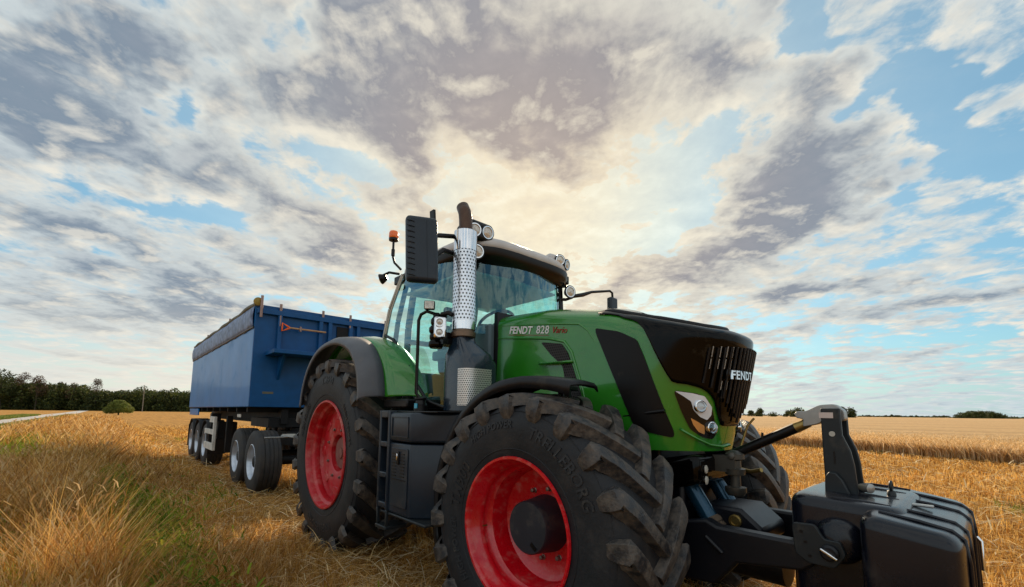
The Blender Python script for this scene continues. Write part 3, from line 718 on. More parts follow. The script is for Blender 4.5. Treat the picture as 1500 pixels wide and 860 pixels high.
# ---- rear fenders
def fender(s_):
    def arch(t):     # t 0 rear .. 1 front; returns x,z of the outer lip
        P_ = [(-.72, 1.50), (-.66, 1.72), (-.50, 1.95), (-.22, 2.12), (.12, 2.185), (.45, 2.165), (.74, 2.06), (.93, 1.86), (.99, 1.66), (.99, 1.56)]
        k = t * (len(P_) - 1); i = min(int(k), len(P_) - 2); f_ = k - i
        # catmull-rom
        p0 = Vector(P_[max(i - 1, 0)]); p1 = Vector(P_[i]); p2 = Vector(P_[i + 1]); p3 = Vector(P_[min(i + 2, len(P_) - 1)])
        return .5 * ((2 * p1) + (p2 - p0) * f_ + (2 * p0 - 5 * p1 + 4 * p2 - p3) * f_ ** 2 + (3 * p1 - p0 - 3 * p2 + p3) * f_ ** 3)
    def strip(ys, nn=36):
        rows = []
        for i in range(nn + 1):
            t = i / nn; p = arch(t); n_ = (p - Vector((.1, 1.1))).normalized(); row = []
            for y, off, cut in ys:
                q = p + n_ * off; row.append((q.x + cut * max(0, (t - .55)) * 1., s_ * y, q.y))
            rows.append(row)
        return rows
    g1 = MB().grid(strip([(1.265, -.055, 0), (1.268, -.02, 0), (1.262, 0, 0), (1.21, .035, .02), (1.12, .05, .04), (1.05, .056, .07)])).build('fender_extension', M['fendergrey'], TR, smooth=50, solid=.012)
    g2 = MB().grid(strip([(1.048, .052, .07), (.96, .070, .16), (.87, .085, .30), (.78, .07, .50), (.73, .03, .74)])).build('rear_fender', M['green'], TR, smooth=50, solid=.012)
    MB().tube([(.68, s_ * .99, 2.10), (.72, s_ * 1.07, 2.10), (.86, s_ * 1.08, 1.96), (.97, s_ * 1.07, 1.74), (.98, s_ * 1.0, 1.70)], .014, 10).build('grab_handle', M['pillar'], g2, smooth=60)
    MB().box(.95, 1.40, min(s_ * .6, s_ * 1.0), max(s_ * .6, s_ * 1.0), 1.48, 1.56).build('fender_support', M['pillar'], g2, bevel=.015)
fender(-1); fender(1)

# ---- cab
CAB = MB().box(.42, 1.92, -.62, .62, 1.25, 1.48).build('cab_floor', M['pillar'], TR, bevel=.02)
MB().box(1.62, 1.93, -.50, .50, 1.48, 2.24).build('firewall', M['interior'], CAB, bevel=.02)
MB().box(.42, .95, -.60, .60, 1.40, 1.85).build('seat_platform', M['interior'], CAB, bevel=.03)
# pillars
def pillar(name, pts, w_, h_, m_2='pillar'):
    q = MB()
    for a, c in zip(pts[:-1], pts[1:]): q.bar(a, c, w_, h_, up=(0, 1, 0))
    return q.build(name, M[m_2], TR, bevel=.008)
for s_ in (-1, 1):
    pillar('front_pillar', [(1.80, s_ * .60, 1.5), (1.79, s_ * .62, 2.3), (1.76, s_ * .62, 2.93)], .055, .055)
    pillar('rear_pillar', [(.50, s_ * .80, 2.22), (.56, s_ * .775, 2.55), (.68, s_ * .70, 2.93)], .028, .045, 'trim')
    pillar('middle_pillar', [(.62, s_ * .76, 1.9), (.68, s_ * .74, 2.4), (.78, s_ * .68, 2.93)], .03, .05)
    pillar('back_corner_pillar', [(.36, s_ * .45, 1.85), (.40, s_ * .46, 2.4), (.50, s_ * .45, 2.93)], .06, .06)
    MB().box(.45, 1.85, s_ * .66 - .03, s_ * .66 + .03, 2.86, 2.95).build('roof_rail', M['pillar'], TR, bevel=.01)
# glazing
def doorY(x, z): return .80 - .03 * ((z - 2.1) / .8) ** 2 * 2.2 - .11 * max(0, (x - 1.35) / .45) ** 2 - .05 * max(0, z - 2.5)
dl = [(.50, 2.27), (.70, 2.20), (.86, 2.08), (1.0, 1.93), (1.16, 1.74), (1.36, 1.55), (1.58, 1.49), (1.78, 1.50)]
for s_ in (-1, 1):
    rows = []
    for i in range(17):
        x = .52 + (1.79 - .52) * i / 16; lo = float(np.interp(x, [p[0] for p in dl], [p[1] for p in dl]))
        xt = .70 + (1.76 - .70) * i / 16
        rows.append([(x + (xt - x) * t, s_ * doorY(x, lo + (2.90 - lo) * t), lo + (2.90 - lo) * t) for t in np.linspace(0, 1, 8)])
    dg = MB().grid(rows).build('door_glass', M['glass'], TR, smooth=60)
    MB().tube([(x, s_ * (doorY(x, z) + .003), z) for x, z in dl], .016, 8).build('door_seal', M['pillar'], dg, smooth=60)
    MB().tube([rows[0][k] for k in range(8)], .010, 8).build('door_edge', M['trim'], dg, smooth=60)
    MB().box(1.02, 1.10, s_ * .815 - .012, s_ * .815 + .012, 1.86, 1.895).build('door_hinge', M['pillar'], dg, bevel=.005)
rows = []
for y in np.linspace(-.62, .62, 15):
    xc = 1.80 + .17 * (1 - (y / .62) ** 2) ** .8 if abs(y) < .62 else 1.80
    rows.append([(xc - .04 * t, y * (1 + .0 * t), 2.15 + .76 * t) for t in np.linspace(0, 1, 5)])
ws_ = MB().grid(rows).build('windscreen', M['glassblue'], TR, smooth=70)
MB().grid([[(.44 + .08 * t, y, 1.9 + t) for t in np.linspace(0, 1, 3)] for y in np.linspace(-.45, .45, 5)]).build('rear_window', M['glass'], TR, smooth=60)
MB().box(.38, .44, -.45, .45, 2.22, 2.27).build('rear_window_bar', M['pillar'], TR)
# roof
def roof_pt(a, t):
    """superellipse outline, t from edge 0 to centre 1"""
    c, s = math.cos(a), math.sin(a); e = .5
    X = 1.22 + .78 * abs(c) ** e * (1 if c > 0 else -1); Yy = .73 * abs(s) ** e * (1 if s > 0 else -1)
    k = 1 - t; z = 2.985 + .17 * (1 - (k ** 2.6)) ** .6 + .0
    return (1.22 + (X - 1.22) * k, Yy * k, z - .05 * ((X - 1.22) * k / .78 > .75) * 0)
rf = MB(); rr = []
for z_, k_ in ((2.935, .985), (2.95, 1.0), (2.985, .998)): rr.append([(1.22 + (roof_pt(a, 0)[0] - 1.22) * k_, roof_pt(a, 0)[1] * k_, z_) for a in np.linspace(0, 2 * PI, 73)[:-1]])
for t in (.03, .08, .15, .25, .4, .6, .8, .97): rr.append([roof_pt(a, t) for a in np.linspace(0, 2 * PI, 73)[:-1]])
rf.grid(rr, closed=True); rf.f.append(tuple(range(len(rf.v) - 72, len(rf.v)))[::1])
roof = rf.build('cab_roof', M['roof'], TR, smooth=60)
g = MB(); out0 = [(1.22 + (roof_pt(a, 0)[0] - 1.22), roof_pt(a, 0)[1]) for a in np.linspace(0, 2 * PI, 73)[:-1]]
g.grid([[(1.22 + (x - 1.22) * k_, y * k_, z_) for x, y in out0] for k_, z_ in ((.86, 2.80), (.985, 2.85), (1.008, 2.88), (1.008, 2.937), (.97, 2.945))], closed=True)
g.f.append(tuple(range(72)))
g.build('roof_gutter', M['pillar'], roof, smooth=50)
MB().grid([[(x, y, 2.79 - .05 * abs(y)) for y in np.linspace(-.6, .6, 5)] for x in np.linspace(.55, 1.72, 5)]).build('headliner', M['interiorlight'], roof, smooth=60, solid=.02)
# interior
sb = MB(); sb.box(.78, 1.25, -.26, .26, 1.80, 1.93); st_ = sb.build('seat_cushion', M['seat'], TR, bevel=.05, seg=3)
q = MB(); q.prism([(.80, 1.92), (.72, 2.45), (.62, 2.45), (.68, 1.85)], -.24, .24); q.build('seat_back', M['seat'], TR, bevel=.05, seg=3)
q = MB(); q.prism([(.70, 2.50), (.68, 2.68), (.60, 2.68), (.62, 2.50)], -.14, .14); q.build('headrest', M['seat'], TR, bevel=.04, seg=3)
q = MB(); q.box(.95, 1.30, -.48, -.32, 1.98, 2.08); q.box(1.15, 1.22, -.44, -.36, 2.08, 2.3); q.build('armrest_console', M['interior'], TR, bevel=.02)
MB().box(1.30, 1.34, -.50, -.26, 2.12, 2.32).build('terminal_screen', M['pillar'], TR, bevel=.01)
q = MB(); q.prism([(1.58, 1.5), (1.70, 1.5), (1.86, 2.16), (1.84, 2.31), (1.62, 2.34), (1.54, 2.25)], -.20, .20); q.build('dash_console', M['interior'], TR, bevel=.04, seg=3)
stw = MB(); cS = Vector((1.45, -.02, 2.37)); nS = Vector((-.55, 0, .83)).normalized(); e1 = Vector((0, 1, 0)); e2 = nS.cross(e1)
stw.tube([cS + (e1 * math.cos(a) + e2 * math.sin(a)) * .20 for a in np.linspace(0, 2 * PI, 33)], .016, 10, False)
for a in (.3, 2.84, 4.71): stw.bar(cS - nS * .03, cS + (e1 * math.cos(a) + e2 * math.sin(a)) * .2, .03, .015, up=nS)
stw.tube([cS, cS - nS * .30], .035, 10); stw.build('steering_wheel', M['pillar'], TR, smooth=50)

# ---- lamps on the cab
def lamp(name, c, d, rad, housing='pillar', depth=.07, parent=TR, square=False):
    c = Vector(c); d = Vector(d).normalized()
    if square:
        q = MB(); s2 = d.cross(Vector((0, 0, 1))).normalized(); u3 = s2.cross(d)
        q.bar(c - d * depth, c, rad * 2, rad * 1.7); h = q.build(name, M[housing], parent, bevel=.012)
        MB().bar(c + d * .001, c + d * .006, rad * 1.7, rad * 1.4).build('lens', M['lens'], h, bevel=.003); return h
    h = MB().lathe(c, d, [(-depth, .001), (-depth, rad * .55), (-depth * .5, rad * .9), (-.005, rad * 1.16), (.006, rad * 1.16), (.006, rad * .9)], 24).build(name, M[housing], parent, smooth=45)
    MB().lathe(c, d, [(.003, rad * 1.0), (.012, rad * .98), (.012, rad * .84), (.0, rad * .8)], 24).build('bezel', M['chrome'], h, smooth=45)
    MB().lathe(c, d, [(.002, rad * .86), (.012, rad * .5), (.015, .001)], 24).build('lens', M['lens'], h, smooth=60)
    return h
for (y, z, dy_) in ((-.69, 3.05, -.35), (-.545, 3.065, -.1)): lamp('roof_work_lamp', (1.93, y, z), (1, dy_, -.12), .06)
MB().prism([(1.80, 2.98), (1.93, 2.98), (1.93, 3.15), (1.86, 3.17), (1.72, 3.10)], -.76, -.47).build('lamp_pod', M['pillar'], roof, bevel=.03)
for (y, z, dy_) in ((.42, 3.045, -.35), (.53, 3.02, .2)): lamp('roof_work_lamp', (1.95, y, z), (1, dy_, -.12), .052)
MB().prism([(1.80, 2.98), (1.92, 2.98), (1.925, 3.10), (1.86, 3.13), (1.66, 3.10)], .34, .60).build('lamp_pod', M['roof'], roof, bevel=.03)
lamp('pillar_work_lamp', (1.93, -.66, 2.86), (1, -.3, -.1), .062)
lamp('pillar_work_lamp', (1.86, .69, 2.775), (1, -.25, -.05), .062)
MB().tube([(1.78, .60, 2.83), (1.82, .66, 2.84), (1.83, .70, 2.79), (1.84, .74, 2.72), (1.82, .66, 2.69), (1.78, .60, 2.69)], .018, 8).build('lamp_bracket', M['pillar'], TR, smooth=60)
# beacon and rear lamp
bc = MB().lathe((.62, -.80, 3.30), (0, 0, 1), [(-.0, .05), (.02, .052), (.03, .046)], 20, True).build('beacon_base', M['pillar'], TR, smooth=40)
MB().lathe((.62, -.80, 3.32), (0, 0, 1), [(0, .044), (.01, .052), (.065, .050), (.082, .042), (.09, .001)], 24).build('beacon_lens', M['amber'], bc, smooth=50)
MB().tube([(.62, -.80, 3.30), (.62, -.80, 3.12), (.64, -.79, 3.05), (.70, -.74, 2.97)], .013, 8).tube([(.62, -.80, 3.13), (.62, -.80, 3.20)], .02, 10).build('beacon_post', M['pillar'], bc, smooth=60)
lamp('rear_work_lamp', (.44, -.84, 2.90), (-.6, -.6, -.3), .05)
MB().tube([(.46, -.83, 2.94), (.55, -.80, 2.96), (.66, -.74, 2.93)], .014, 8).build('lamp_bracket', M['pillar'], TR, smooth=60)

# ---- mirrors
mr = MB(); mr.box(-.045, .045, -.125, .125, -.27, .27)
MR = mr.build('mirror', M['plasticgrey'], None, bevel=.035, seg=4); MR.parent = TR
rb_ = MB()
for k in range(11): z = -.22 + k * .044; rb_.tube([(.046, -.122, z), (.052, -.09, z - .004), (.0495, -.06, z - .01)], .004, 6)
rb_.tube([(.0475, .035, -.24), (.0475, .035, .24)], .002, 6)
for RB in rb_.build_each('mirror_rib', M['plasticgrey'], None, smooth=60): RB.parent = MR
GL = MB().box(-.05, -.046, -.1, .1, -.24, .24).build('mirror_glass', M['chrome'], None); GL.parent = MR
MR.location = Vector((1.955, -1.225, 2.715)) - Vector(ORIG[TR.name]); MR.rotation_euler = (R(2), R(-3), R(-22))
MB().tube([(1.80, -.63, 2.93), (1.86, -.86, 2.96), (1.90, -1.06, 2.90), (1.92, -1.12, 2.80)], .02, 10).tube([(1.82, -.70, 2.82), (1.88, -.98, 2.80), (1.92, -1.10, 2.70)], .022, 10).bar((1.86, -1.08, 3.12), (1.86, -1.05, 2.75), .02, .06, up=(1, 0, 0)).build('mirror_arm', M['pillar'], TR, smooth=50)
MB().tube([(1.84, .72, 2.73), (1.87, .90, 2.78), (1.88, 1.05, 2.84), (1.90, 1.38, 2.915), (1.90, 1.43, 2.90), (1.90, 1.44, 2.80)], [.02, .024, .016, .014, .014, .014], 10).build('mirror_arm', M['pillar'], TR, smooth=60)
q = MB(); q.box(1.865, 1.935, 1.36, 1.50, 2.60, 2.84); q.build('mirror', M['plasticgrey'], TR, bevel=.02)

# ---- exhaust (right side)
EX = (1.95, -.80)
uvc = lambda v: (math.atan2(v.y - EX[1], v.x - EX[0]) * .10, v.z)
sh_ = MB().lathe((EX[0], EX[1], 2.13), (0, 0, 1), [(0, .092), (.0, .098), (.85, .098), (.855, .094), (.84, .09)], 48).build('exhaust_heat_shield', M['perf'], TR, smooth=40, uvs=uvc)
MB().lathe((EX[0], EX[1], 2.13), (0, 0, 1), [(.68, .099), (.852, .099)], 48).lathe((EX[0], EX[1], 2.13), (0, 0, 1), [(.0, .099), (.07, .099)], 48).build_each('shield_band', M['chrome'], sh_, smooth=40)
MB().tube([(EX[0], EX[1], 2.2), (EX[0], EX[1], 3.02), (EX[0] - .005, EX[1], 3.10), (EX[0] - .02, EX[1] - .0, 3.17), (EX[0] - .055, EX[1] - .0, 3.235)], [.058, .058, .058, .057, .055], 24, False).build('exhaust_pipe', M['pipe'], TR, smooth=60, solid=.004)
MB().lathe((EX[0], EX[1], 2.06), (0, 0, 1), [(.0, .085), (.01, .102), (.05, .104), (.055, .09), (.07, .09)], 32).build('exhaust_clamp', pbr('clamp_steel', (.2, .14, .1), .4, .8, dust=.4), TR, smooth=40)
b = MB(); rws = []
for z, xa, xb, ya, yb in ((2.09, 1.86, 2.02, -.88, -.72), (2.02, 1.86, 2.04, -.89, -.70), (1.92, 1.83, 2.16, -.93, -.64), (1.84, 1.84, 2.19, -.94, -.60), (1.80, 1.84, 2.20, -.945, -.60), (1.46, 1.84, 2.20, -.945, -.60)):
    cx, cy, hx_, hy_ = (xa + xb) / 2, (ya + yb) / 2, (xb - xa) / 2, (yb - ya) / 2; e = .62 if z > 1.95 else .42
    rws.append([(cx + hx_ * abs(math.cos(a)) ** e * (1 if math.cos(a) > 0 else -1), cy + hy_ * abs(math.sin(a)) ** e * (1 if math.sin(a) > 0 else -1), z) for a in np.linspace(0, 2 * PI, 41)[:-1]])
b.grid(rws, closed=True); EXH = b.build('exhaust_housing', M['exblue'], TR, smooth=50)
q = MB(); pl = []
for a in np.linspace(R(-84), R(8), 18):
    e = .42; pl.append((2.02 + .182 * abs(math.cos(a)) ** e * (1 if math.cos(a) > 0 else -1), -.7725 + .176 * abs(math.sin(a)) ** e * (1 if math.sin(a) > 0 else -1)))
acc = 0; ks = {}
for i, p in enumerate(pl):
    if i: acc += math.dist(p, pl[i - 1])
    ks[i] = acc
q.grid([[(x, y, z) for z in np.linspace(1.50, 1.79, 4)] for x, y in pl])
q.build('perforated_guard', M['perf2'], EXH, smooth=40, uvs=lambda v: (ks[min(range(len(pl)), key=lambda i: math.dist(pl[i], (v.x, v.y)))], v.z))
# side rail, small work lamp and indicator pod by the steps
MB().tube([(1.72, -1.0, 1.50), (1.66, -1.06, 1.60), (1.66, -1.06, 2.22), (1.68, -1.05, 2.27), (1.74, -1.03, 2.29), (1.80, -.95, 2.26), (1.85, -.90, 2.25)], .014, 10).build('grab_rail', M['pillar'], TR, smooth=60)
lamp('step_work_lamp', (1.79, -1.04, 2.335), (1, -.75, -.1), .045, square=True, depth=.05)
b = MB()
for z, k in ((2.24, .5), (2.20, .8), (2.13, 1.), (2.07, .9), (2.01, 1.)): b.lathe((1.80, -.97, z - .035), (0, 0, 1), [(0, .05 * k), (.02, .062 * k), (.05, .062 * k), (.07, .045 * k)], 16, True)
b.box(1.78, 1.92, -.98, -.82, 2.0, 2.10); pod = b.build('bellows_pod', M['blackgloss'], TR, smooth=50)
MB().bar((1.885, -.99, 2.225), (1.885, -.99, 2.045), .10, .05, up=(1, -.5, 0)).build('indicator_frame', M['chrome'], TR, bevel=.015)
for z in (2.175, 2.09): lamp('front_indicator', (1.915, -1.015, z), (1, -.6, 0), .033, 'chrome', .03)
MB().tube([(1.84, -.95, 2.26), (1.90, -.92, 2.27), (1.93, -.90, 2.25)], .02, 8).build('lamp_clamp', M['pillar'], TR, smooth=60)

# ---- tank, steps
b = MB(); b.prism([(1.60, -1.245), (1.93, -1.245), (2.16, -1.02), (2.16, -.55), (1.48, -.55), (1.48, -1.10)], .66, 1.20, 'z')
tk = b.build('fuel_tank', M['plasticgrey'], TR, bevel=.012)
b = MB(); b.prism([(1.60, -1.255), (1.94, -1.255), (2.17, -1.02), (2.24, -.90), (2.24, -.55), (1.48, -.55), (1.48, -1.12)], 1.215, 1.44, 'z'); tb = b.build('tool_box', M['plasticgrey'], TR, bevel=.02, seg=3)
b = MB(); b.box(1.645, 1.905, -1.262, -1.25, 1.25, 1.255).box(1.645, 1.905, -1.262, -1.25, 1.40, 1.405).box(1.645, 1.65, -1.262, -1.25, 1.25, 1.405).box(1.90, 1.905, -1.262, -1.25, 1.25, 1.405)
b.build('box_lip', M['plasticgrey'], tb)
b = MB(); b.prism(smoothpoly([(1.645, .72), (1.90, .72), (1.90, 1.165), (1.645, 1.165)], 3, .06), -1.256, -1.246); dr = b.build('service_door', M['plasticgrey'], TR, bevel=.004)
b = MB()
for k in range(8): b.box(1.665, 1.735, -1.261, -1.2575, .95 + k * .024, .957 + k * .024); b.box(1.80, 1.86, -1.261, -1.2575, .95 + k * .024, .957 + k * .024)
b.box(1.66, 1.89, -1.262, -1.2575, .925, .930); b.build_each('louvre', M['pillar'], dr)
MB().box(1.755, 1.785, -1.268, -1.257, 1.04, 1.14).build('latch_plate', M['pillar'], dr, bevel=.004)
MB().box(1.762, 1.778, -1.278, -1.268, 1.075, 1.125).build('latch', M['chrome'], dr, bevel=.003)
MB().box(1.47, 2.16, -1.25, -.6, .635, .657).build('tank_skid', M['bracket'], tk, bevel=.008)
lad = MB()
lad.box(1.425, 1.455, -1.262, -1.05, .66, 1.455); lad.box(1.575, 1.605, -1.262, -1.05, .66, 1.455)
for z in (1.395, 1.16, .915, .68): lad.box(1.4551, 1.5749, -1.262, -1.02, z - .0, z + .045 if z < 1.3 else 1.455)
lad.box(1.4551, 1.5749, -1.06, -1.04, .70, 1.40)
ldr = lad.build('steps', M['plasticgrey'], TR, bevel=.008)
q = MB(); q.bar((1.44, -1.25, .67), (1.455, -1.25, .545), .03, .02); q.bar((1.60, -1.25, .67), (1.60, -1.25, .545), .03, .02); q.box(1.435, 1.615, -1.27, -1.08, .515, .545); q.build('bottom_step', M['bracket'], ldr, bevel=.006)
MB().box(1.60, 2.2, -1.2, -.6, 1.441, 1.452).build('tank_top_plate', M['pillar'], tk, bevel=.004)
fl = MB().lathe((1.72, -1.05, 1.45), (0, 0, 1), [(0, .055), (.05, .055), (.055, .045), (.09, .04), (.10, .05), (.115, .05), (.12, .03)], 20, True).build('filler_cap', M['pillar'], TR, smooth=40)
MB().box(1.715, 1.755, -1.106, -1.100, 1.475, 1.515).build('level_gauge', M['screen'], fl)

# ------------------------------------------------------------------ the front ballast weight
WT = empty('front_weight', (4.45, 0, .35), 'dark cast ballast weight with an upright hitch bracket, hooked on the tractor front', 'ballast weight')
def block(xa, xb, ha, hb, z0, zta, ztb, rad=.05, e=.28, nn=56):
    """rounded cast block: half widths ha at xa, hb at xb, top sloping from zta to ztb"""
    rows = []
    cx, hx_ = (xa + xb) / 2, (xb - xa) / 2
    def ring(k, zf):
        r_ = []
        for a in np.linspace(0, 2 * PI, nn + 1)[:-1]:
            c, s = math.cos(a), math.sin(a); sx = abs(c) ** e * (1 if c > 0 else -1); sy = abs(s) ** e * (1 if s > 0 else -1)
            x = cx + (hx_ - k) * sx; t = (x - xa) / (xb - xa); hw = ha + (hb - ha) * t; y = (hw - k) * sy
            r_.append((x, y, z0 + (zta + (ztb - zta) * t - z0) * zf - (k * .55 if zf == 1 else 0) * 0 - 0))
        return r_
    rows.append(ring(.03, 0.)); rows.append(ring(0, .04))
    rows.append([(x, y, z) for x, y, z in ring(0, .5)])
    base = ring(0, 1.)
    for k in range(7):
        ph = PI / 2 * k / 6; inset = rad * (1 - math.cos(ph)); dz_ = rad * (1 - math.sin(ph)); rg = ring(inset, 1.)
        rows.append([(x, y, z - dz_) for x, y, z in rg])
    rows.append(ring(rad + .08, 1.)); rows.append(ring(min(ha, hb, hx_) * .9, 1.))
    b = MB().grid(rows, closed=True); b.f.append(tuple(range(len(b.v) - nn, len(b.v)))); b.f.append(tuple(range(nn))[::-1]); return b
wr = block(4.16, 4.62, .385, .385, .35, 1.065, 1.045, .05); wrr = wr.build('rear_block', M['weight'], WT, smooth=50)
wf = block(4.47, 4.795, .585, .55, .25, 1.045, .99, .055, .22); wff = wf.build('front_block', M['weight'], WT, smooth=50)
b = MB()
for y in (-.30, -.06, .20, .38): b.tube([(4.32, y, 1.052), (4.40, y, 1.056), (4.47, y * 1.0, 1.052), (4.56, y, 1.045)], [.005, .007, .007, .005], 8)
b.build_each('casting_rib', M['weight'], wrr, smooth=60)
b = MB()
for y in (-.42, -.22, .12, .36): b.tube([(4.53, y, 1.036), (4.66, y, 1.018), (4.755, y, .998), (4.788, y, .970), (4.798, y, .88), (4.798, y, .40)], [.007, .008, .008, .008, .008, .007], 8)
b.build_each('casting_rib', M['weight'], wff, smooth=60)
MB().lathe((4.375, -.36, .875), (0, -1, 0), [(0, .105), (.05, .10), (.08, .08), (.09, .05), (.095, .001)], 28).build('pin_boss', M['weight'], wrr, smooth=50)
q = MB(); q.tube([(4.52 + .0, .05 + .022 * math.cos(a), 1.095 + .022 * math.sin(a)) for a in np.linspace(0, 2 * PI, 17)], .007, 8, False); q.lathe((4.52, .05, 1.045), (0, 0, 1), [(0, .02), (.025, .018), (.03, .008)], 12, True); q.build('lifting_eye', M['bracket'], WT, smooth=60)
MB().box(4.60, 4.68, -.05, -.01, 1.022, 1.033).build('name_plate', M['zinc'], wff, bevel=.004)
MB().tube([(4.80, .30, .86), (4.815, .30, .84), (4.815, .30, .70)], .008, 8).build('front_handle', M['chrome'], wff, smooth=60)
# upright bracket: two plates
BP = [(4.275, 1.04), (4.270, 1.12), (4.268, 1.30), (4.268, 1.49), (4.355, 1.49), (4.358, 1.35), (4.388, 1.27), (4.400, 1.20), (4.410, 1.04)]
BRK = MB().prism(BP, -.095, -.070).build('bracket_plate', M['bracket'], WT, bevel=.006)
MB().prism(BP, .06, .085).build('bracket_plate', M['bracket'], WT, bevel=.006)
MB().prism([(4.272, 1.03), (4.276, 1.13), (4.295, 1.158), (4.325, 1.155), (4.352, 1.12), (4.388, 1.03)], -.125, -.098).build('bracket_gusset', M['bracket'], WT, bevel=.006)
MB().box(4.262, 4.325, -.099, -.096, 1.438, 1.468).build('sticker', M['sticker'], BRK)
MB().lathe((4.315, -.095, 1.355), (0, -1, 0), [(0, .014), (.003, .014), (.003, .001)], 16).build('bracket_hole', M['trim'], BRK)
MB().box(4.315, 4.322, -.098, -.0955, 1.20, 1.265).build('bracket_slot', M['pillar'], BRK)
MB().tube([(4.30, -.068, 1.45), (4.30, .058, 1.45)], .028, 14).build('cross_pin', M['zinc'], WT, smooth=50)
q = MB(); q.lathe((4.43, -.04, 1.085), (.7, -.5, 0), [(-.03, .016), (0, .024), (.03, .024), (.035, .01)], 12, True); q.build('bracket_bolt', M['zinc'], WT, smooth=40)

# ------------------------------------------------------------------ tipping semi-trailer on a dolly
TX0, TX1 = -4.02, -11.9; TY0, TY1 = -1.12, 1.42; TZ0, TZ1 = 1.50, 3.35
TL = empty('tipping_trailer', (-8, .15, 0), 'long blue tipping trailer with a rolled-up tarp along its top edge, coupled behind the tractor', 'trailer')
b = MB(); b.prism([(TY0, TZ0 + .0), (TY0, TZ1), (TY0 + .05, TZ1), (TY0 + .05, TZ0 + .1), (TY1 - .05, TZ0 + .1), (TY1 - .05, TZ1), (TY1, TZ1), (TY1, TZ0)], TX1, TX0 - .04, 'x'); body = b.build('body_side', M['blue'], TL, bevel=.01)
MB().box(TX1 - .04, TX1, TY0, TY1, TZ0, TZ1 - .05).build('tailgate', M['blue'], TL, bevel=.01)
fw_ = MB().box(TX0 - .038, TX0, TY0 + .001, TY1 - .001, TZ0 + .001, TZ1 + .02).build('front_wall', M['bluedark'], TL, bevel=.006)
rb_ = MB()
for y in (-.72, .02, .20, .62, .78, 1.36): rb_.box(TX0, TX0 + .08, y - .035, y + .035, 2.52, 3.27)
rb_.box(TX0, TX0 + .085, TY0 + .02, TY1 - .02, 3.20, 3.29)
rb_.box(TX0, TX0 + .07, .10, TY1 - .2, 1.6, 1.68); rb_.box(TX0, TX0 + .07, .0, .08, 1.5, 2.45); rb_.box(TX0, TX0 + .07, .70, .78, 1.5, 2.45)
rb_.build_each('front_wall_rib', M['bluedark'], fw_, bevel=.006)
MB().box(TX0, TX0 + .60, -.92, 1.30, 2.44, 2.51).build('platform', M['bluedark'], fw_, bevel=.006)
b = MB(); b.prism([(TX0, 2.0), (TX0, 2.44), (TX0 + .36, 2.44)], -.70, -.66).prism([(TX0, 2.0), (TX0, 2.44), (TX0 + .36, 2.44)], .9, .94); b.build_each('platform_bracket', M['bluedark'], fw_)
MB().box(TX0 + .001, TX0 + .03, .35, .62, 2.70, 3.15).build('inspection_opening', M['chassis'], fw_)
for (x, y, z0, z1) in ((TX0 + .06, -.72, 3.0, 3.42), (TX0 + .06, .05, 3.2, 3.42), (TX0 + .06, .60, 3.15, 3.42), (TX0 + .10, -1.05, 3.12, 3.52), (TX0 + .06, 1.38, 3.2, 3.42)):
    MB().tube([(x, y, z0), (x, y, z1)], .024, 10).build('hoop_post', M['steelpost'], TL, smooth=50)
for x in (-6.6, -9.6): MB().tube([(x, TY0 + .03, TZ1), (x, TY0 + .03, TZ1 + .14)], .02, 8).build('hoop_post', M['steelpost'], TL, smooth=50)
# tarp roll and rail on the side
tp = MB(); rows = []
for i in range(61):
    x = TX0 - .05 + (TX1 - TX0 + .05) * i / 60; dy_ = .014 * math.sin(i * 1.7) + .010 * math.sin(i * .61 + 1); 
    rows.append([(x, TY0 - .012 - .02 * math.sin(t * PI) - abs(dy_) * (1 if 0 < t < 1 else 0), 2.93 + (TZ1 - 2.93) * t + (.02 * math.sin(i * .9) if t == 0 else 0)) for t in np.linspace(0, 1, 6)])
tp.grid(rows); tarp = tp.build('rolled_tarp', M['tarp'], TL, smooth=60, solid=.01)
MB().tube([(TX0 - .02, TY0 - .01, 2.945), (TX1, TY0 - .01, 2.945)], .018, 8).build('tarp_rail', M['pillar'], tarp, smooth=60)
MB().tube([(x, TY0 + .015 + .01 * math.sin(x * 3), TZ1 + .03 + .01 * math.sin(x * 5)) for x in np.linspace(TX0 + .05, TX1, 40)], .045, 12).build('tarp_roll', M['tarpedge'], tarp, smooth=60)
MB().lathe((TX0 + .02, TY0 + .02, TZ1 + .06), (1, 0, 0), [(-.05, .02), (0, .075), (.04, .075), (.06, .02)], 16, True).build('roll_end', pbr('roll_end_yellow', (.3, .2, .03), .6), tarp, smooth=40)
# chassis of the trailer
b = MB(); b.box(TX1 + .1, TX0 - .1, -.55, -.43, 1.18, 1.46); b.box(TX1 + .1, TX0 - .1, .73, .85, 1.18, 1.46)
for x in np.arange(TX1 + .3, TX0 - .2, .9): b.box(x, x + .1, -.43, .73, 1.22, 1.42); b.box(x, x + .06, TY0 + .05, TY1 - .05, 1.40, 1.495)
b.box(TX0 - 1.5, TX0 - .15, -.75, 1.05, 1.12, 1.30)
b.build('chassis_frame', M['chassis'], TL, bevel=.006)
b = MB(); b.box(TX1 + .2, TX1 + 1.9, TY0 + .0, TY0 + .03, 1.28, 1.46); b.build('side_skirt', M['blue'], TL, bevel=.006)
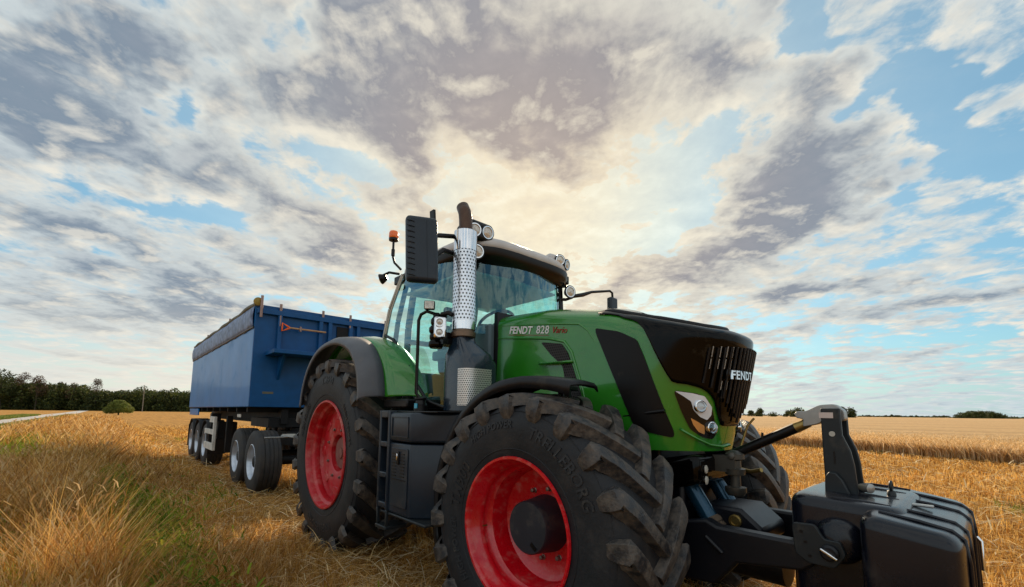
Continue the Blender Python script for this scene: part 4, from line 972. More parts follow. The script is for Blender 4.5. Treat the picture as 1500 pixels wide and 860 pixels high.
# white side guard
g = MB(); g.box(-7.40, -7.30, TY0 - .01, TY0 + .05, .50, 1.28); g.box(-8.55, -7.4, TY0 - .01, TY0 + .03, .50, .66); g.box(-8.55, -7.4, TY0 - .01, TY0 + .03, .86, .98); g.box(-7.9, -7.4, TY0 - .01, TY0 + .03, 1.14, 1.28)
g.build('side_guard', M['guardwhite'], TL, bevel=.006)
b = MB(); b.box(-7.25, -7.12, -.9, -.78, .45, 1.3); b.box(-7.9, -7.6, -1.0, -.6, .75, 1.15); b.box(-8.45, -8.2, -1.05, -.85, .95, 1.35); b.build_each('landing_leg', M['chassis'], TL, bevel=.01)
b = MB(); b.box(TX0 - .32, TX0 - .05, .05, .5, 1.14, 1.46); b.build('control_box', M['chassis'], TL, bevel=.01)
MB().box(TX0 - .049, TX0 - .03, .00, .10, 1.22, 1.38).build('reflector', M['yellow'], TL)
MB().box(TX0 - .049, TX0 - .02, .25, .33, 1.16, 1.42).build('plate', M['guardwhite'], TL)
MB().box(TX0 - 1.2, TX0 - .9, TY0 + .06, TY0 + .07, 1.30, 1.36).build('plate', M['guardwhite'], TL)

def make_tw(parent, single=True):
    root = bpy.data.objects.new('wheel', None); COL.objects.link(root); root.parent = parent
    o = ORIG[parent.name]; ORIG[parent.name] = (0, 0, 0)
    W_ = .19
    t = MB().lathe((0, 0, 0), (0, 1, 0), [(-W_ + .02, .285), (-W_, .31), (-W_ - .005, .40), (-W_ + .005, .48), (-W_ + .03, .523), (-.14, .532), (-.1, .532), (-.095, .520), (-.085, .520), (-.08, .534), (-.03, .535), (-.025, .522), (-.01, .522), (0, .536), (.03, .536), (.035, .522), (.045, .522), (.05, .534), (.1, .532), (.105, .52), (.115, .52), (.12, .530), (W_ - .03, .523), (W_, .45), (W_, .31), (W_ - .02, .285)], 72).build('tyre', M['trtyre'], root, smooth=30)
    r_ = MB().lathe((0, 0, 0), (0, -1, 0), [(W_ - .03, .285), (W_ - .005, .302), (W_, .290), (W_ - .02, .275), (W_ - .06, .268), (.10, .262), (.07, .24), (.055, .20), (.05, .16), (.05, .11)], 48).build('rim', M['rimsilver'], root, smooth=45)
    MB().lathe((0, 0, 0), (0, -1, 0), [(.04, .11), (.14, .095), (.15, .08), (.15, .001)], 24).build('hub_cover', M['chassis'], root, smooth=45)
    q = MB()
    for k in range(10): a = 2 * PI * k / 10; q.lathe((math.cos(a) * .155, -.048, math.sin(a) * .155), (0, -1, 0), [(0, .018), (.03, .016), (.03, .001)], 6)
    q.build_each('wheel_nut', M['bolt'], root)
    ORIG[parent.name] = o; return root
def putw(rt, parent, x, y, z, mirror=False):
    o = ORIG[parent.name]; rt.location = (x - o[0], y - o[1], z - o[2])
    if mirror: rt.scale = (1, -1, 1)
w0 = make_tw(TL); first = True
for x in (-8.75, -10.0, -11.2):
    for y, mi in ((TY0 + .21, False), (TY1 - .21, True)):
        rt = w0 if first else dup_tree(w0, TL); first = False; putw(rt, TL, x, y, .56, mi)
    MB().tube([(x, TY0 + .3, .56), (x, TY1 - .3, .56)], .07, 10).build('axle', M['chassis'], TL, smooth=50)
    for y in (TY0 + .21, TY1 - .21):
        MB().grid([[(x + .60 * math.cos(a), y_, .56 + .62 * math.sin(a)) for y_ in (y - .2, y + .2)] for a in np.linspace(R(15), R(165), 12)]).build('mudguard', M['chassis'], TL, smooth=60, solid=.01)
MB().box(-8.15, -8.12, TY0 + .02, TY0 + .40, .35, 1.0).build('mud_flap', M['plastic'], TL)
MB().box(-11.86, -11.83, TY0 + .02, TY0 + .40, .35, 1.0).build('mud_flap', M['plastic'], TL)

DO = empty('trailer_dolly', (-4.2, .15, 0), 'black two-axle dolly with silver rims carrying the front end of the blue trailer', 'dolly')
w1 = make_tw(DO); first = True
for x in (-3.72, -5.0):
    for y, mi in ((TY0 + .22, False), (TY1 - .22, True)):
        rt = w1 if first else dup_tree(w1, DO); first = False; putw(rt, DO, x, y, .56, mi)
    MB().tube([(x, TY0 + .3, .56), (x, TY1 - .3, .56)], .08, 10).build('axle', M['chassis'], DO, smooth=50)
b = MB(); b.box(-5.8, -2.9, -.4, -.28, .78, .98); b.box(-5.8, -2.9, .58, .7, .78, .98); b.box(-4.9, -3.8, -.4, .7, .98, 1.05)
b.bar((-2.95, -.30, .86), (-1.2, .08, .62), .12, .14); b.bar((-2.95, .62, .86), (-1.2, .12, .62), .12, .14)
b.box(-3.2, -2.6, -.35, .6, .62, .78)
b.build('drawbar_frame', M['chassis'], DO, bevel=.01)
MB().lathe((-4.35, .15, 1.052), (0, 0, 1), [(0, .45), (.05, .45), (.055, .30), (.06, .001)], 32).build('turntable', M['chassis'], DO, smooth=40)
b = MB()
for y in (TY0 + .22, TY1 - .22): b.tube([(-3.1, y - .15, 1.0), (-3.1, y + .2, 1.0)], .012, 8)
b.tube([(-3.2, TY0 + .35, 1.02), (-2.8, TY0 + .5, 1.0), (-2.6, -.2, .98)], .014, 8); b.build('rail', M['zinc'], DO, smooth=50)
MB().box(-2.78, -2.62, -.35, -.1, .72, .98).build('valve_block', M['bluecyl'], DO, bevel=.01)
MB().bar((TX0 + .30, -.62, 1.0), (TX0 + .30, -.40, 1.0), .02, .04).build('reflector', M['guardwhite'], DO)
MB().box(TX0 + .0005, TX0 + .006, -.92, -.74, 1.74, 1.78).build('plate', M['tarpedge'], TL)
# broom handle / fork clipped to the trailer front
FK = empty('hand_fork', (TX0 + .1, -.1, 2.95), 'wooden handled fork with an orange grip clipped across the blue trailer front wall', 'fork')
MB().tube([(TX0 + .115, -.58, 2.985), (TX0 + .115, .10, 2.985)], .017, 10).build('handle', M['wood'], FK, smooth=50)
gq = MB(); cc = Vector((TX0 + .115, -.65, 2.985))
gq.tube([cc + Vector((0, .09, .0)), cc + Vector((0, .04, .03)), cc + Vector((0, -.04, .075)), cc + Vector((0, -.045, -.075)), cc + Vector((0, .04, -.03)), cc + Vector((0, .09, 0))], .017, 8, False)
gq.build('grip', M['orange'], FK, smooth=60)
MB().box(TX0 + .08, TX0 + .14, -.39, -.36, 2.94, 3.03).build('clip', M['steelpost'], FK)

# ------------------------------------------------------------------ setting
def ground_mat():
    m, nt, o = new_mat('stubble_ground'); L = nt.links.new
    tc = N(nt, 'ShaderNodeTexCoord'); p = N(nt, 'ShaderNodeBsdfPrincipled', Roughness=.95); p.inputs['Specular IOR Level'].default_value = .1
    def noise_(sc, det=6., ro=.6, vec=None):
        n = N(nt, 'ShaderNodeTexNoise', Scale=sc, Detail=det, Roughness=ro); L(vec or tc.outputs['Object'], n.inputs['Vector']); return n.outputs['Fac']
    mp = N(nt, 'ShaderNodeMapping'); mp.inputs['Scale'].default_value = (.06, 1.3, 1); mp.inputs['Rotation'].default_value = (0, 0, R(27)); L(tc.outputs['Object'], mp.inputs['Vector'])
    rows_ = noise_(1.4, 6., .7, mp.outputs[0])
    r1 = ramp(nt, [(.32, (.16, .07, .015)), (.5, (.42, .22, .055)), (.68, (.66, .42, .15))]); L(noise_(9., 10., .75), r1.inputs['Fac'])
    r2 = ramp(nt, [(.3, (.55, .5, .42)), (.7, (1.25, 1.2, 1.1))]); L(rows_, r2.inputs['Fac'])
    mx = N(nt, 'ShaderNodeMixRGB', blend_type='MULTIPLY'); mx.inputs['Fac'].default_value = .9; L(r1.outputs[0], mx.inputs[1]); L(r2.outputs[0], mx.inputs[2])
    r3 = ramp(nt, [(.60, (0, 0, 0)), (.74, (1, 1, 1))]); L(noise_(.35, 5., .6), r3.inputs['Fac'])
    mx2 = N(nt, 'ShaderNodeMixRGB'); mx2.inputs[2].default_value = (.10, .11, .025, 1); q = N(nt, 'ShaderNodeMath', operation='MULTIPLY'); q.inputs[1].default_value = .35; L(r3.outputs[0], q.inputs[0]); L(q.outputs[0], mx2.inputs[0]); L(mx.outputs[0], mx2.inputs[1])
    L(mx2.outputs[0], p.inputs['Base Color'])
    b_ = N(nt, 'ShaderNodeBump', Strength=.9, Distance=.06); L(noise_(14., 8., .8), b_.inputs['Height']); L(b_.outputs[0], p.inputs['Normal'])
    L(p.outputs[0], o.inputs['Surface']); return m
GM = ground_mat()
g = MB()
ring_r = [0, 6, 15, 40, 100, 300, 1000, 3000, 7000]; nA = 64
g.v = [(0, 0, 0)]
for r_ in ring_r[1:]: g.v += [(r_ * math.cos(2 * PI * k / nA), r_ * math.sin(2 * PI * k / nA), 0) for k in range(nA)]
g.f = [(0, 1 + k, 1 + (k + 1) % nA) for k in range(nA)]
for i in range(len(ring_r) - 2): g.f += [(1 + i * nA + k, 1 + (i + 1) * nA + k, 1 + (i + 1) * nA + (k + 1) % nA, 1 + i * nA + (k + 1) % nA) for k in range(nA)]
go = g.build('ground', GM, None); tag(go, kind='structure')
# gravel farm track on the left
pt = MB(); rows = []
for x in list(np.linspace(-20, -120, 60)) + [-160, -220, -300, -375]:
    c_ = -10.3 + .25 * math.sin(x * .07) + (x + 75) * (.0 if x > -75 else .008); rows.append([(x, c_ - 1.7 + .15 * math.sin(x * .9), .012), (x, c_, .03), (x, c_ + 1.7 + .15 * math.sin(x * .7), .012)])
tag(MB().grid(rows).build('gravel_track', M['path'], None, smooth=60), kind='structure')

# straw, grasses: thin tapered blades, one mesh per kind of cover
def blade_mat(name, rough=.75, trans=.45):
    m, nt, o = new_mat(name); L = nt.links.new
    at = N(nt, 'ShaderNodeVertexColor'); at.layer_name = 'col'
    d = N(nt, 'ShaderNodeBsdfPrincipled', Roughness=rough); d.inputs['Specular IOR Level'].default_value = .25
    t = N(nt, 'ShaderNodeBsdfTranslucent'); mx = N(nt, 'ShaderNodeMixShader'); mx.inputs[0].default_value = trans
    L(at.outputs['Color'], d.inputs['Base Color']); L(at.outputs['Color'], t.inputs['Color']); L(d.outputs[0], mx.inputs[1]); L(t.outputs[0], mx.inputs[2]); L(mx.outputs[0], o.inputs['Surface'])
    return m
BM_ = blade_mat('straw')
def blades(name, P, H, lean, az, W_, C, mat=BM_, curve=.3, label=None, cat=None, fat=0.):
    """P (n,3) roots, H length, lean angle from vertical, az heading, W_ width, C (n,3) colours"""
    n = len(P); d = np.stack([np.sin(lean) * np.cos(az), np.sin(lean) * np.sin(az), np.cos(lean)], 1)
    l2 = np.minimum(lean + curve, 1.75); d2 = np.stack([np.sin(l2) * np.cos(az), np.sin(l2) * np.sin(az), np.cos(l2)], 1)
    fa = rng.uniform(0, PI, n); s_ = np.stack([np.cos(fa), np.sin(fa), np.zeros(n)], 1)
    mid = P + d * H[:, None] * .55; top = mid + d2 * H[:, None] * .45
    top[:, 2] = np.maximum(top[:, 2], .008); w2 = W_[:, None] / 2
    V = np.stack([P - s_ * w2, P + s_ * w2, mid + s_ * w2 * (1 + fat), mid - s_ * w2 * (1 + fat), top + s_ * w2 * (.25 + fat), top - s_ * w2 * (.25 + fat)], 1).reshape(-1, 3)
    me = bpy.data.meshes.new(name); me.vertices.add(n * 6); me.vertices.foreach_set('co', V.astype(np.float32).ravel())
    base = (np.arange(n) * 6)[:, None]; q = np.concatenate([base + np.array([0, 1, 2, 3]), base + np.array([3, 2, 4, 5])], 1).reshape(-1)
    me.loops.add(n * 8); me.loops.foreach_set('vertex_index', q.astype(np.int32))
    me.polygons.add(n * 2); me.polygons.foreach_set('loop_start', (np.arange(n * 2) * 4).astype(np.int32)); me.update(calc_edges=True)
    ca_ = me.color_attributes.new('col', 'FLOAT_COLOR', 'POINT'); cc_ = np.ones((n, 6, 4)); cc_[:, :, :3] = C[:, None, :]; ca_.data.foreach_set('color', cc_.astype(np.float32).ravel())
    me.materials.append(mat); o = bpy.data.objects.new(name, me); COL.objects.link(o); tag(o, label, cat, kind='stuff'); return o
CX, CY = CAMP[0], CAMP[1]
def scatter(n, rmin, rmax, a0, a1, power=1.):
    """points in a fan round the camera, density falling with distance"""
    t = rng.random(n); r_ = rmin * (rmax / rmin) ** (t ** power); a = rng.uniform(a0, a1, n)
    return CX + r_ * np.cos(a), CY + r_ * np.sin(a), r_
def pick(n, pal, jit=.18):
    pal = np.array(pal); i = rng.integers(0, len(pal), n); return np.clip(pal[i] * rng.uniform(1 - jit, 1 + jit, (n, 1)), 0, 1)
def lowfreq(x, y, s, seed=0):
    v = 0
    for k in range(5):
        rs = np.random.default_rng(seed * 31 + k); a = rs.uniform(0, 2 * PI); fr = s * (1.7 ** k) * rs.uniform(.7, 1.3)
        v = v + np.sin((x * math.cos(a) + y * math.sin(a)) * fr + rs.uniform(0, 6)) / (1.35 ** k)
    return v / 2.2
A0, A1 = YAW - R(52), YAW + R(52)
VB = lambda x: -2.30 + .18 * np.sin(x * .9) + .12 * np.sin(x * 2.3)      # edge between verge (y below) and stubble
CROPB = lambda x: 19.6 - .50 * x    # front edge of the standing crop
straw = [(.70, .40, .10), (.54, .27, .055), (.80, .50, .16), (.36, .16, .03), (.88, .64, .27), (.22, .09, .018)]
# lying straw
x, y, r_ = scatter(430000, 1.1, 45, A0, A1, .85); k = (y > VB(x) - .5) & (y < CROPB(x) + .3) & (r_ < 60); x, y, r_ = x[k], y[k], r_[k]
n = len(x); rowp = np.sin((x * math.sin(R(-27)) + y * math.cos(R(-27))) * 2 * PI / 1.3)
H = rng.uniform(.05, .26, n) * (1 + r_ * .02); lean = rng.uniform(1.05, 1.6, n); W_ = np.maximum(.0035, .0011 * r_) * rng.uniform(.7, 1.4, n)
z = rng.uniform(.0, .07, n) + .03 * np.clip(lowfreq(x, y, 1.2, 3), 0, 1)
blades('straw_litter', np.stack([x, y, z], 1), H, lean, rng.uniform(0, 2 * PI, n), W_ * .8, pick(n, straw), curve=.25, label='golden straw litter lying over the cut field', cat='straw')
# loose pale straws thrown over the rows by the combine
x, y, r_ = scatter(30000, 1.1, 22, A0, A1, .8); k = (y > VB(x) - .3) & (y < CROPB(x)); x, y, r_ = x[k], y[k], r_[k]; n = len(x)
blades('loose_straw', np.stack([x, y, rng.uniform(.04, .16, n)], 1), rng.uniform(.10, .38, n), rng.normal(1.5, .22, n), rng.uniform(0, 2 * PI, n), np.maximum(.0055, .0016 * r_) * rng.uniform(.7, 1.2, n), pick(n, [(.92, .74, .42), (.84, .60, .28), (.95, .82, .55), (.70, .45, .17)]), curve=.2, label='pale loose straws strewn across the stubble rows', cat='straw')
# upright stubble
x, y, r_ = scatter(240000, 1.2, 40, A0, A1, .85); k = (y > VB(x) - .2) & (y < CROPB(x) + .2); x, y, r_ = x[k], y[k], r_[k]
c27, s27 = math.cos(R(-27)), math.sin(R(-27))
row = (x * -s27 + y * c27) / .16; row = (np.round(row) + rng.normal(0, .13, len(x))) * .16; al = x * c27 + y * s27; x2 = al * c27 - row * s27; y2 = al * s27 + row * c27
sel = r_ < 14; x = np.where(sel, x2, x); y = np.where(sel, y2, y); n = len(x)
trk = np.minimum(np.abs(y - .95), np.abs(y + .95)) < .38
gp = lowfreq(x, y, .55, 8) > .85
C = pick(n, straw[:4]); C[gp] = pick(int(gp.sum()), [(.16, .19, .025), (.24, .24, .04)])
C *= np.clip(1 + .25 * lowfreq(x, y, 1.1, 22), .6, 1.4)[:, None]
blades('stubble', np.stack([x, y, np.zeros(n)], 1), rng.uniform(.07, .20, n) * np.where(trk, .45, 1), np.abs(rng.normal(0, .28, n)) + np.where(trk, .8, 0), rng.uniform(0, 2 * PI, n), np.maximum(.0048, .0012 * r_), C, curve=.1, label='short upright golden stubble stalks in the cut field', cat='stubble')
# verge: dry tall grass
tanp = [(.56, .29, .06), (.68, .41, .12), (.40, .18, .03), (.82, .57, .25), (.24, .10, .02), (.60, .32, .11)]
x, y, r_ = scatter(520000, 1.5, 75, YAW + R(12), A1 + R(6), .75); k = (y < VB(x) + rng.normal(0, .25, len(x))) & (y > -8.9 + rng.normal(0, .25, len(x))); x, y, r_ = x[k], y[k], r_[k]; n = len(x)
GP = ((-1.5, -2.7, 1.6, .55), (.5, -2.55, 1.3, .45), (-3.9, -2.9, 2.2, .5), (-11.8, -4.4, 5., 1.3), (-17, -5.6, 6., 1.6), (-6, -5.2, 2.6, .9), (1.0, -3.6, .9, .4), (-1.5, -3.9, .8, .5))
def patches(x, y): return sum(np.exp(-((x - a) / sx) ** 2 - ((y - b_) / sy) ** 2) for a, b_, sx, sy in GP)
green = .55 * lowfreq(x, y, 1.6, 5) + 1.0 * patches(x, y) + np.where((y < -6.2) & (x < -3), .5, 0) + np.where(y < -7.6, .5, 0) + rng.normal(0, .25, n)
isg = (green + .35 * lowfreq(x, y, 3.1, 9)) > .68
hh = rng.uniform(.22, .80, n) * (1 + .42 * lowfreq(x, y, 2.4, 2)) * np.where(y > -2.8, .60, 1.0); hh = np.where(isg, hh * .65, hh)
hh *= np.clip((r_ - .6) / 2.2, .35, 1) * np.where((y < -6.5) & (r_ > 25), .35, 1)
C = pick(n, tanp); C[isg] = pick(int(isg.sum()), [(.13, .19, .015), (.22, .29, .025), (.32, .34, .04), (.08, .13, .012)])
C *= np.clip(1 + .30 * lowfreq(x, y, 2.6, 12), .5, 1.5)[:, None]
blades('dry_verge_grass', np.stack([x, y, np.zeros(n)], 1), hh, np.abs(rng.normal(.15, .38, n)), rng.uniform(0, 2 * PI, n), np.maximum(.0030, .00095 * r_) * rng.uniform(.6, 1.4, n), C, curve=.5, label='tall dry grass with green patches on the field verge', cat='grass')
# seed heads on the tall grass
m_h = rng.random(n) < .09; xs_, ys_, rs_ = x[m_h & ~isg], y[m_h & ~isg], r_[m_h & ~isg]; hh2 = hh[m_h & ~isg]; n2 = len(xs_)
blades('grass_seed_heads', np.stack([xs_, ys_, hh2 * .85], 1), rng.uniform(.04, .10, n2), np.abs(rng.normal(.5, .35, n2)), rng.uniform(0, 2 * PI, n2), np.maximum(.005, .0013 * rs_), pick(n2, [(.56, .36, .15), (.70, .48, .24), (.44, .24, .09)]), curve=.6, fat=.8, label='feathery seed heads above the dry verge grass', cat='grass')
# broad leaved weeds
x, y, r_ = scatter(170000, 1.5, 26, YAW + R(8), A1 + R(6), .8); k = (.5 * lowfreq(x, y, 1.6, 5) + patches(x, y) + rng.normal(0, .3, len(x)) > .70) & (y < -1.6); x, y, r_ = x[k], y[k], r_[k]; n = len(x)
blades('green_weeds', np.stack([x, y, rng.uniform(0, .40, n)], 1), rng.uniform(.04, .11, n), rng.uniform(.3, 1.4, n), rng.uniform(0, 2 * PI, n), rng.uniform(.005, .016, n), pick(n, [(.09, .15, .01), (.16, .24, .018), (.26, .33, .025), (.34, .33, .04)]), curve=.5, fat=.5, label='low green weeds along the edge of the stubble', cat='weeds')
# far side of the track: short green verge, then stubble
x = rng.uniform(-110, -22, 60000); y = np.where(rng.random(60000) < .5, rng.uniform(-14.2, -12.0, 60000), rng.uniform(-8.6, -7.2, 60000)); n = len(x); r_ = np.hypot(x - CX, y - CY)
blades('track_verge_grass', np.stack([x, y, np.zeros(n)], 1), rng.uniform(.15, .35, n), np.abs(rng.normal(.1, .3, n)), rng.uniform(0, 2 * PI, n), .0010 * r_, pick(n, [(.13, .19, .03), (.20, .24, .05), (.30, .26, .08), (.10, .14, .02)]), label='green grass strips beside the gravel track', cat='grass')

# standing crop on the right: a solid ripe field with stalks along its cut edge
def crop_mat():
    m, nt, o = new_mat('ripe_crop'); L = nt.links.new
    tc = N(nt, 'ShaderNodeTexCoord'); p = N(nt, 'ShaderNodeBsdfPrincipled', Roughness=.95); p.inputs['Specular IOR Level'].default_value = .1
    n1 = N(nt, 'ShaderNodeTexNoise', Scale=3., Detail=8., Roughness=.75); L(tc.outputs['Object'], n1.inputs['Vector'])
    mp = N(nt, 'ShaderNodeMapping'); mp.inputs['Scale'].default_value = (.02, .35, 1); mp.inputs['Rotation'].default_value = (0, 0, R(27)); L(tc.outputs['Object'], mp.inputs['Vector'])
    n2 = N(nt, 'ShaderNodeTexNoise', Scale=1., Detail=6., Roughness=.7); L(mp.outputs[0], n2.inputs['Vector'])
    r1 = ramp(nt, [(.3, (.36, .22, .10)), (.55, (.58, .39, .20)), (.75, (.74, .54, .32))]); L(n1.outputs['Fac'], r1.inputs['Fac'])
    r2 = ramp(nt, [(.35, (.7, .66, .6)), (.65, (1.15, 1.1, 1.05))]); L(n2.outputs['Fac'], r2.inputs['Fac'])
    mx = N(nt, 'ShaderNodeMixRGB', blend_type='MULTIPLY'); mx.inputs['Fac'].default_value = .85; L(r1.outputs[0], mx.inputs[1]); L(r2.outputs[0], mx.inputs[2]); L(mx.outputs[0], p.inputs['Base Color'])
    b_ = N(nt, 'ShaderNodeBump', Strength=1., Distance=.12); L(n1.outputs['Fac'], b_.inputs['Height']); L(b_.outputs[0], p.inputs['Normal']); L(p.outputs[0], o.inputs['Surface']); return m
cf = MB(); rows = []
xs_ = np.concatenate([np.linspace(45, -60, 60), [-100, -200, -400, -900]])
for x in xs_:
    y0 = CROPB(float(x)) + .35
    rows.append([(x + t_ * .45, y0 + t_ * .9 + 0, z_) for t_, z_ in ((0, .0), (0, .50), (.5, .56), (4, .57), (20, .57), (100, .57), (400, .57), (1400, .57), (3200, .57))])
ob = cf.grid(rows).build('standing_crop', crop_mat(), None); tag(ob, 'field of ripe standing grain beyond the stubble on the right', 'grain', kind='stuff')
n = 170000; x = rng.uniform(-32, 16, n); t = rng.exponential(2.2, n); y = CROPB(x) + .05 + t + rng.normal(0, .08, n); r_ = np.hypot(x - CX, y - CY)
blades('grain_stalks', np.stack([x, y, np.where(t > .6, .35, 0)], 1), np.where(t > .6, .28, .60) * rng.uniform(.8, 1.12, n), np.abs(rng.normal(.05, .16, n)), rng.uniform(0, 2 * PI, n), .0010 * r_ * rng.uniform(.6, 1.2, n), pick(n, [(.62, .40, .17), (.76, .52, .26), (.46, .26, .09), (.84, .62, .36)]), curve=.5, fat=.2, label='ripe grain stalks along the cut edge of the crop', cat='grain')

# ------------------------------------------------------------------ trees
LM = blade_mat('leaves', .7, .3)
def leafcloud(name, centres, radii, nleaf, size, pal, parent=None, flat=1.):
    """leaf-sized faces through several overlapping clumps"""
    cen = np.array(centres); rad = np.array(radii); wgt = rad ** 2; wgt = wgt / wgt.sum(); idx = rng.choice(len(cen), nleaf, p=wgt)
    d = rng.normal(size=(nleaf, 3)); d /= np.linalg.norm(d, axis=1)[:, None]; rr_ = rad[idx] * (.55 + .5 * rng.random(nleaf) ** .6)
    P = cen[idx] + d * rr_[:, None] * np.array([1, 1, flat]); P[:, 2] = np.maximum(P[:, 2], .05)
    a = rng.normal(size=(nleaf, 3)); a /= np.linalg.norm(a, axis=1)[:, None]; b_ = np.cross(a, d + .01); b_ /= np.linalg.norm(b_, axis=1)[:, None]
    s = size * rng.uniform(.6, 1.4, nleaf)[:, None]
    V = np.stack([P - a * s, P + b_ * s * .6, P + a * s, P - b_ * s * .6], 1).reshape(-1, 3)
    off = np.array(origin_of(parent)); V = V - off
    me = bpy.data.meshes.new(name); me.vertices.add(nleaf * 4); me.vertices.foreach_set('co', V.astype(np.float32).ravel())
    me.loops.add(nleaf * 4); me.loops.foreach_set('vertex_index', np.arange(nleaf * 4, dtype=np.int32)); me.polygons.add(nleaf); me.polygons.foreach_set('loop_start', (np.arange(nleaf) * 4).astype(np.int32)); me.update(calc_edges=True)
    clump = rng.uniform(.75, 1.25, len(cen))[idx]; C = pick(nleaf, pal, .2) * clump[:, None]
    ca_ = me.color_attributes.new('col', 'FLOAT_COLOR', 'POINT'); cc_ = np.ones((nleaf, 4, 4)); cc_[:, :, :3] = C[:, None, :]; ca_.data.foreach_set('color', cc_.astype(np.float32).ravel())
    me.materials.append(LM); o = bpy.data.objects.new(name, me); COL.objects.link(o)
    if parent: o.parent = parent
    return o
DG = [(.045, .06, .014), (.06, .075, .018), (.08, .085, .02), (.035, .05, .014)]
BR = [(.11, .07, .045), (.13, .085, .05), (.085, .06, .035)]
def polar(px, dist):
    """ground point at picture column px and depth dist"""
    d = f + r2 * ((px - 750) / FPX); s = dist; return CX + d.x * s, CY + d.y * s
def tree(px, dist, h, wid, pal, label, cat='tree', nleaf=2600, bare=.25, group=None, leaf=.03):
    x, y = polar(px, dist); t = empty(cat, (x, y, 0), label, cat, group)
    lean = rng.normal(0, .03, 2); tr = MB(); top = Vector((x + lean[0] * h, y + lean[1] * h, h * .8))
    tr.tube([(x, y, -.2), (x + lean[0] * h * .4, y + lean[1] * h * .4, h * .4), top], [h * .025, h * .017, h * .005], 7)
    cs, rs = [], []
    for k in range(13):
        a = rng.uniform(0, 2 * PI); zz_ = h * (bare + (1 - bare) * rng.uniform(.12, .92)); k_ = math.sin(min(1, (zz_ / h - bare) / (1 - bare) + .15) * PI) ** .6
        rr_ = wid * .5 * k_ * rng.uniform(.2, .75); c_ = (x + math.cos(a) * rr_, y + math.sin(a) * rr_, zz_); cs.append(c_); rs.append(wid * rng.uniform(.15, .27))
        tr.tube([(x + lean[0] * zz_ * .6, y + lean[1] * zz_ * .6, zz_ * .65), c_], [h * .008, h * .002], 5)
    tr.build('trunk', M['bark'], t, smooth=60); leafcloud('crown', cs, rs, nleaf, wid * leaf, pal, t); return t
# dense wood on the left: stuff, with taller trees breaking its top
cs, rs = [], []
for px in np.arange(-260, 560, 5.0):
    for rowk in range(3):
        D = 235 + rowk * 14 + rng.uniform(-5, 5); x, y = polar(px + rng.uniform(-3, 3), D)
        ht = 12.0 + max(0, 150 - px) * .030 + rowk * .3 + rng.uniform(-1.0, .8)
        for z in np.arange(1.5, ht - 1.5, 3.4): cs.append((x + rng.uniform(-2, 2), y + rng.uniform(-2, 2), z)); rs.append(rng.uniform(2.2, 3.4))
wood = leafcloud('woodland', cs, rs, 230000, .52, DG + [(.10, .11, .022), (.03, .042, .012)]); tag(wood, 'dense dark wood along the horizon behind the left field', 'woodland', kind='stuff')
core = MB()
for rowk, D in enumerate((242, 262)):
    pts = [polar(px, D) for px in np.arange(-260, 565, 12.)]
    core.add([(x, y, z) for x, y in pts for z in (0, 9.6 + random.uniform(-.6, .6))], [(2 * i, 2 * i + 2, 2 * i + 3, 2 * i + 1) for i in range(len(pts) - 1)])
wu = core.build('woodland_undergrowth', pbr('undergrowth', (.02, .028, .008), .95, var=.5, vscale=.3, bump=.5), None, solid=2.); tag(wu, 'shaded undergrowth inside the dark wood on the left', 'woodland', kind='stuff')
TREES = [(8, 228, 20.0, 13, DG, 'broad dark tree at the far left end of the wood', .15), (22, 232, 19.5, 12, DG, 'dark rounded tree beside the leftmost one of the wood', .15),
         (40, 232, 20.0, 8, BR, 'slender brownish tree rising between dark crowns at the left of the wood', .4), (60, 230, 18.6, 10, BR, 'brownish open-crowned tree standing above the left part of the wood', .35),
         (93, 236, 16.0, 5, BR, 'thin reddish tree poking alone out of the wood', .5), (146, 236, 16.4, 7, BR, 'small airy brown tree poking out near the middle of the wood', .5), (112, 236, 14.6, 7, BR, 'low brown crown just breaking the line of the wood', .4)]
for px, D, h, wd, pal, lab, bare in TREES: tree(px, D, h, wd, pal, lab, nleaf=1500, bare=bare, group='trees rising above the wood')
# bush by the track
bx, by = polar(181, 95); BU = empty('round_bush', (bx, by, 0), 'rounded bright olive bush standing alone in front of the wood', 'bush')
MB().tube([(bx, by, 0), (bx, by, 1.6)], [.15, .08], 7).build('trunk', M['bark'], BU, smooth=60)
cs = [(bx + 2.0 * math.cos(a) * k_, by + 2.0 * math.sin(a) * k_, .8 + 1.5 * (1 - k_ ** 2) + random.uniform(0, .3)) for a in np.linspace(0, 6.2, 14) for k_ in (.25, .6, .95)]
leafcloud('crown', cs, [.75] * len(cs), 12000, .11, [(.16, .18, .03), (.20, .22, .04), (.10, .13, .022)], BU)
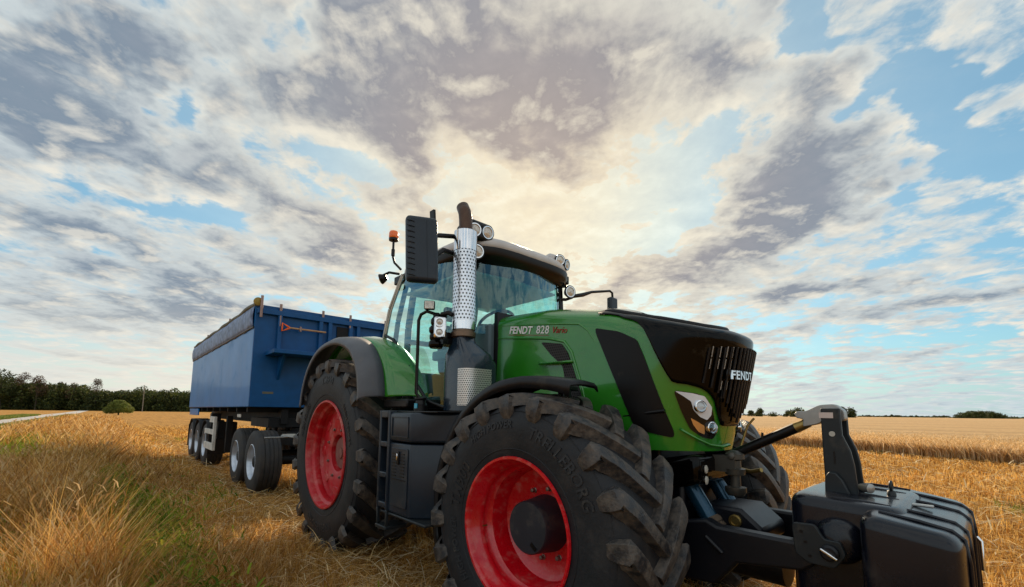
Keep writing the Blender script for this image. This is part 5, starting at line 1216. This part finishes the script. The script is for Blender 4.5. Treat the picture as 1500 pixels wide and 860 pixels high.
# pole
px_, py_ = polar(215, 190); PO = empty('utility_pole', (px_, py_, 0), 'thin grey utility pole standing before the dark wood', 'pole')
MB().tube([(px_, py_, 0), (px_, py_, 11.5)], [.16, .12], 8).build('post', pbr('pole_wood', (.2, .18, .15), .8), PO, smooth=60)
MB().bar((px_ - .8, py_ - .6, 11.0), (px_ + .8, py_ + .6, 11.0), .12, .12).build('crossarm', M['bark'], PO)
# right horizon
for px, D, h, wd, lab, n_ in ((1110, 330, 6.6, 10, 'roundish dark tree just right of the tractor nose', 900), (1096, 340, 5.2, 9, 'low tree partly hidden behind the tractor nose', 700), (1128, 345, 4.4, 8, 'small low bush between two round trees on the right horizon', 500),
                              (1150, 330, 5.8, 9, 'lighter tree left of the top link on the horizon', 700), (1163, 320, 7.4, 13, 'wide lighter tree directly behind the top link hook', 1000), (1229, 300, 8.6, 10, 'dark tree right behind the hitch bracket', 900), (1242, 300, 7.2, 12, 'lower tree on the right flank of the tree behind the bracket', 900)):
    tree(px, D, h * .85, wd * .85, DG + [(.10, .09, .03)], lab, nleaf=n_, bare=.04, leaf=.055, group='trees along the right horizon')
cs, rs = [], []
for px in np.arange(1392, 1482, 1.6):
    D = 560 + rng.uniform(-15, 15); x, y = polar(px, D); t = (px - 1392) / 90; ht = 8.2 * math.sin(min(1, t * 1.15 + .04) * PI) ** .55 + .8 if t < .85 else 3.0
    for z in np.arange(1, ht, 2.2): cs.append((x, y, z)); rs.append(rng.uniform(1.8, 2.8))
tag(leafcloud('copse', cs, rs, 9000, .7, DG), 'low rounded copse at the right end of the horizon', 'woodland', kind='stuff')
cs, rs = [], []
for px in list(np.arange(1252, 1400, 2.2)) + list(np.arange(1480, 1560, 3)) + list(np.arange(1080, 1230, 3)):
    D = 900; x, y = polar(px, D)
    cs.append((x, y, rng.uniform(.5, 2.8) + (1.0 if 1290 < px < 1312 or 1360 < px < 1380 else 0))); rs.append(rng.uniform(1.5, 2.6))
tag(leafcloud('distant_hedge', cs, rs, 9000, .9, DG), 'thin far hedge line along the right horizon', 'hedge', kind='stuff')
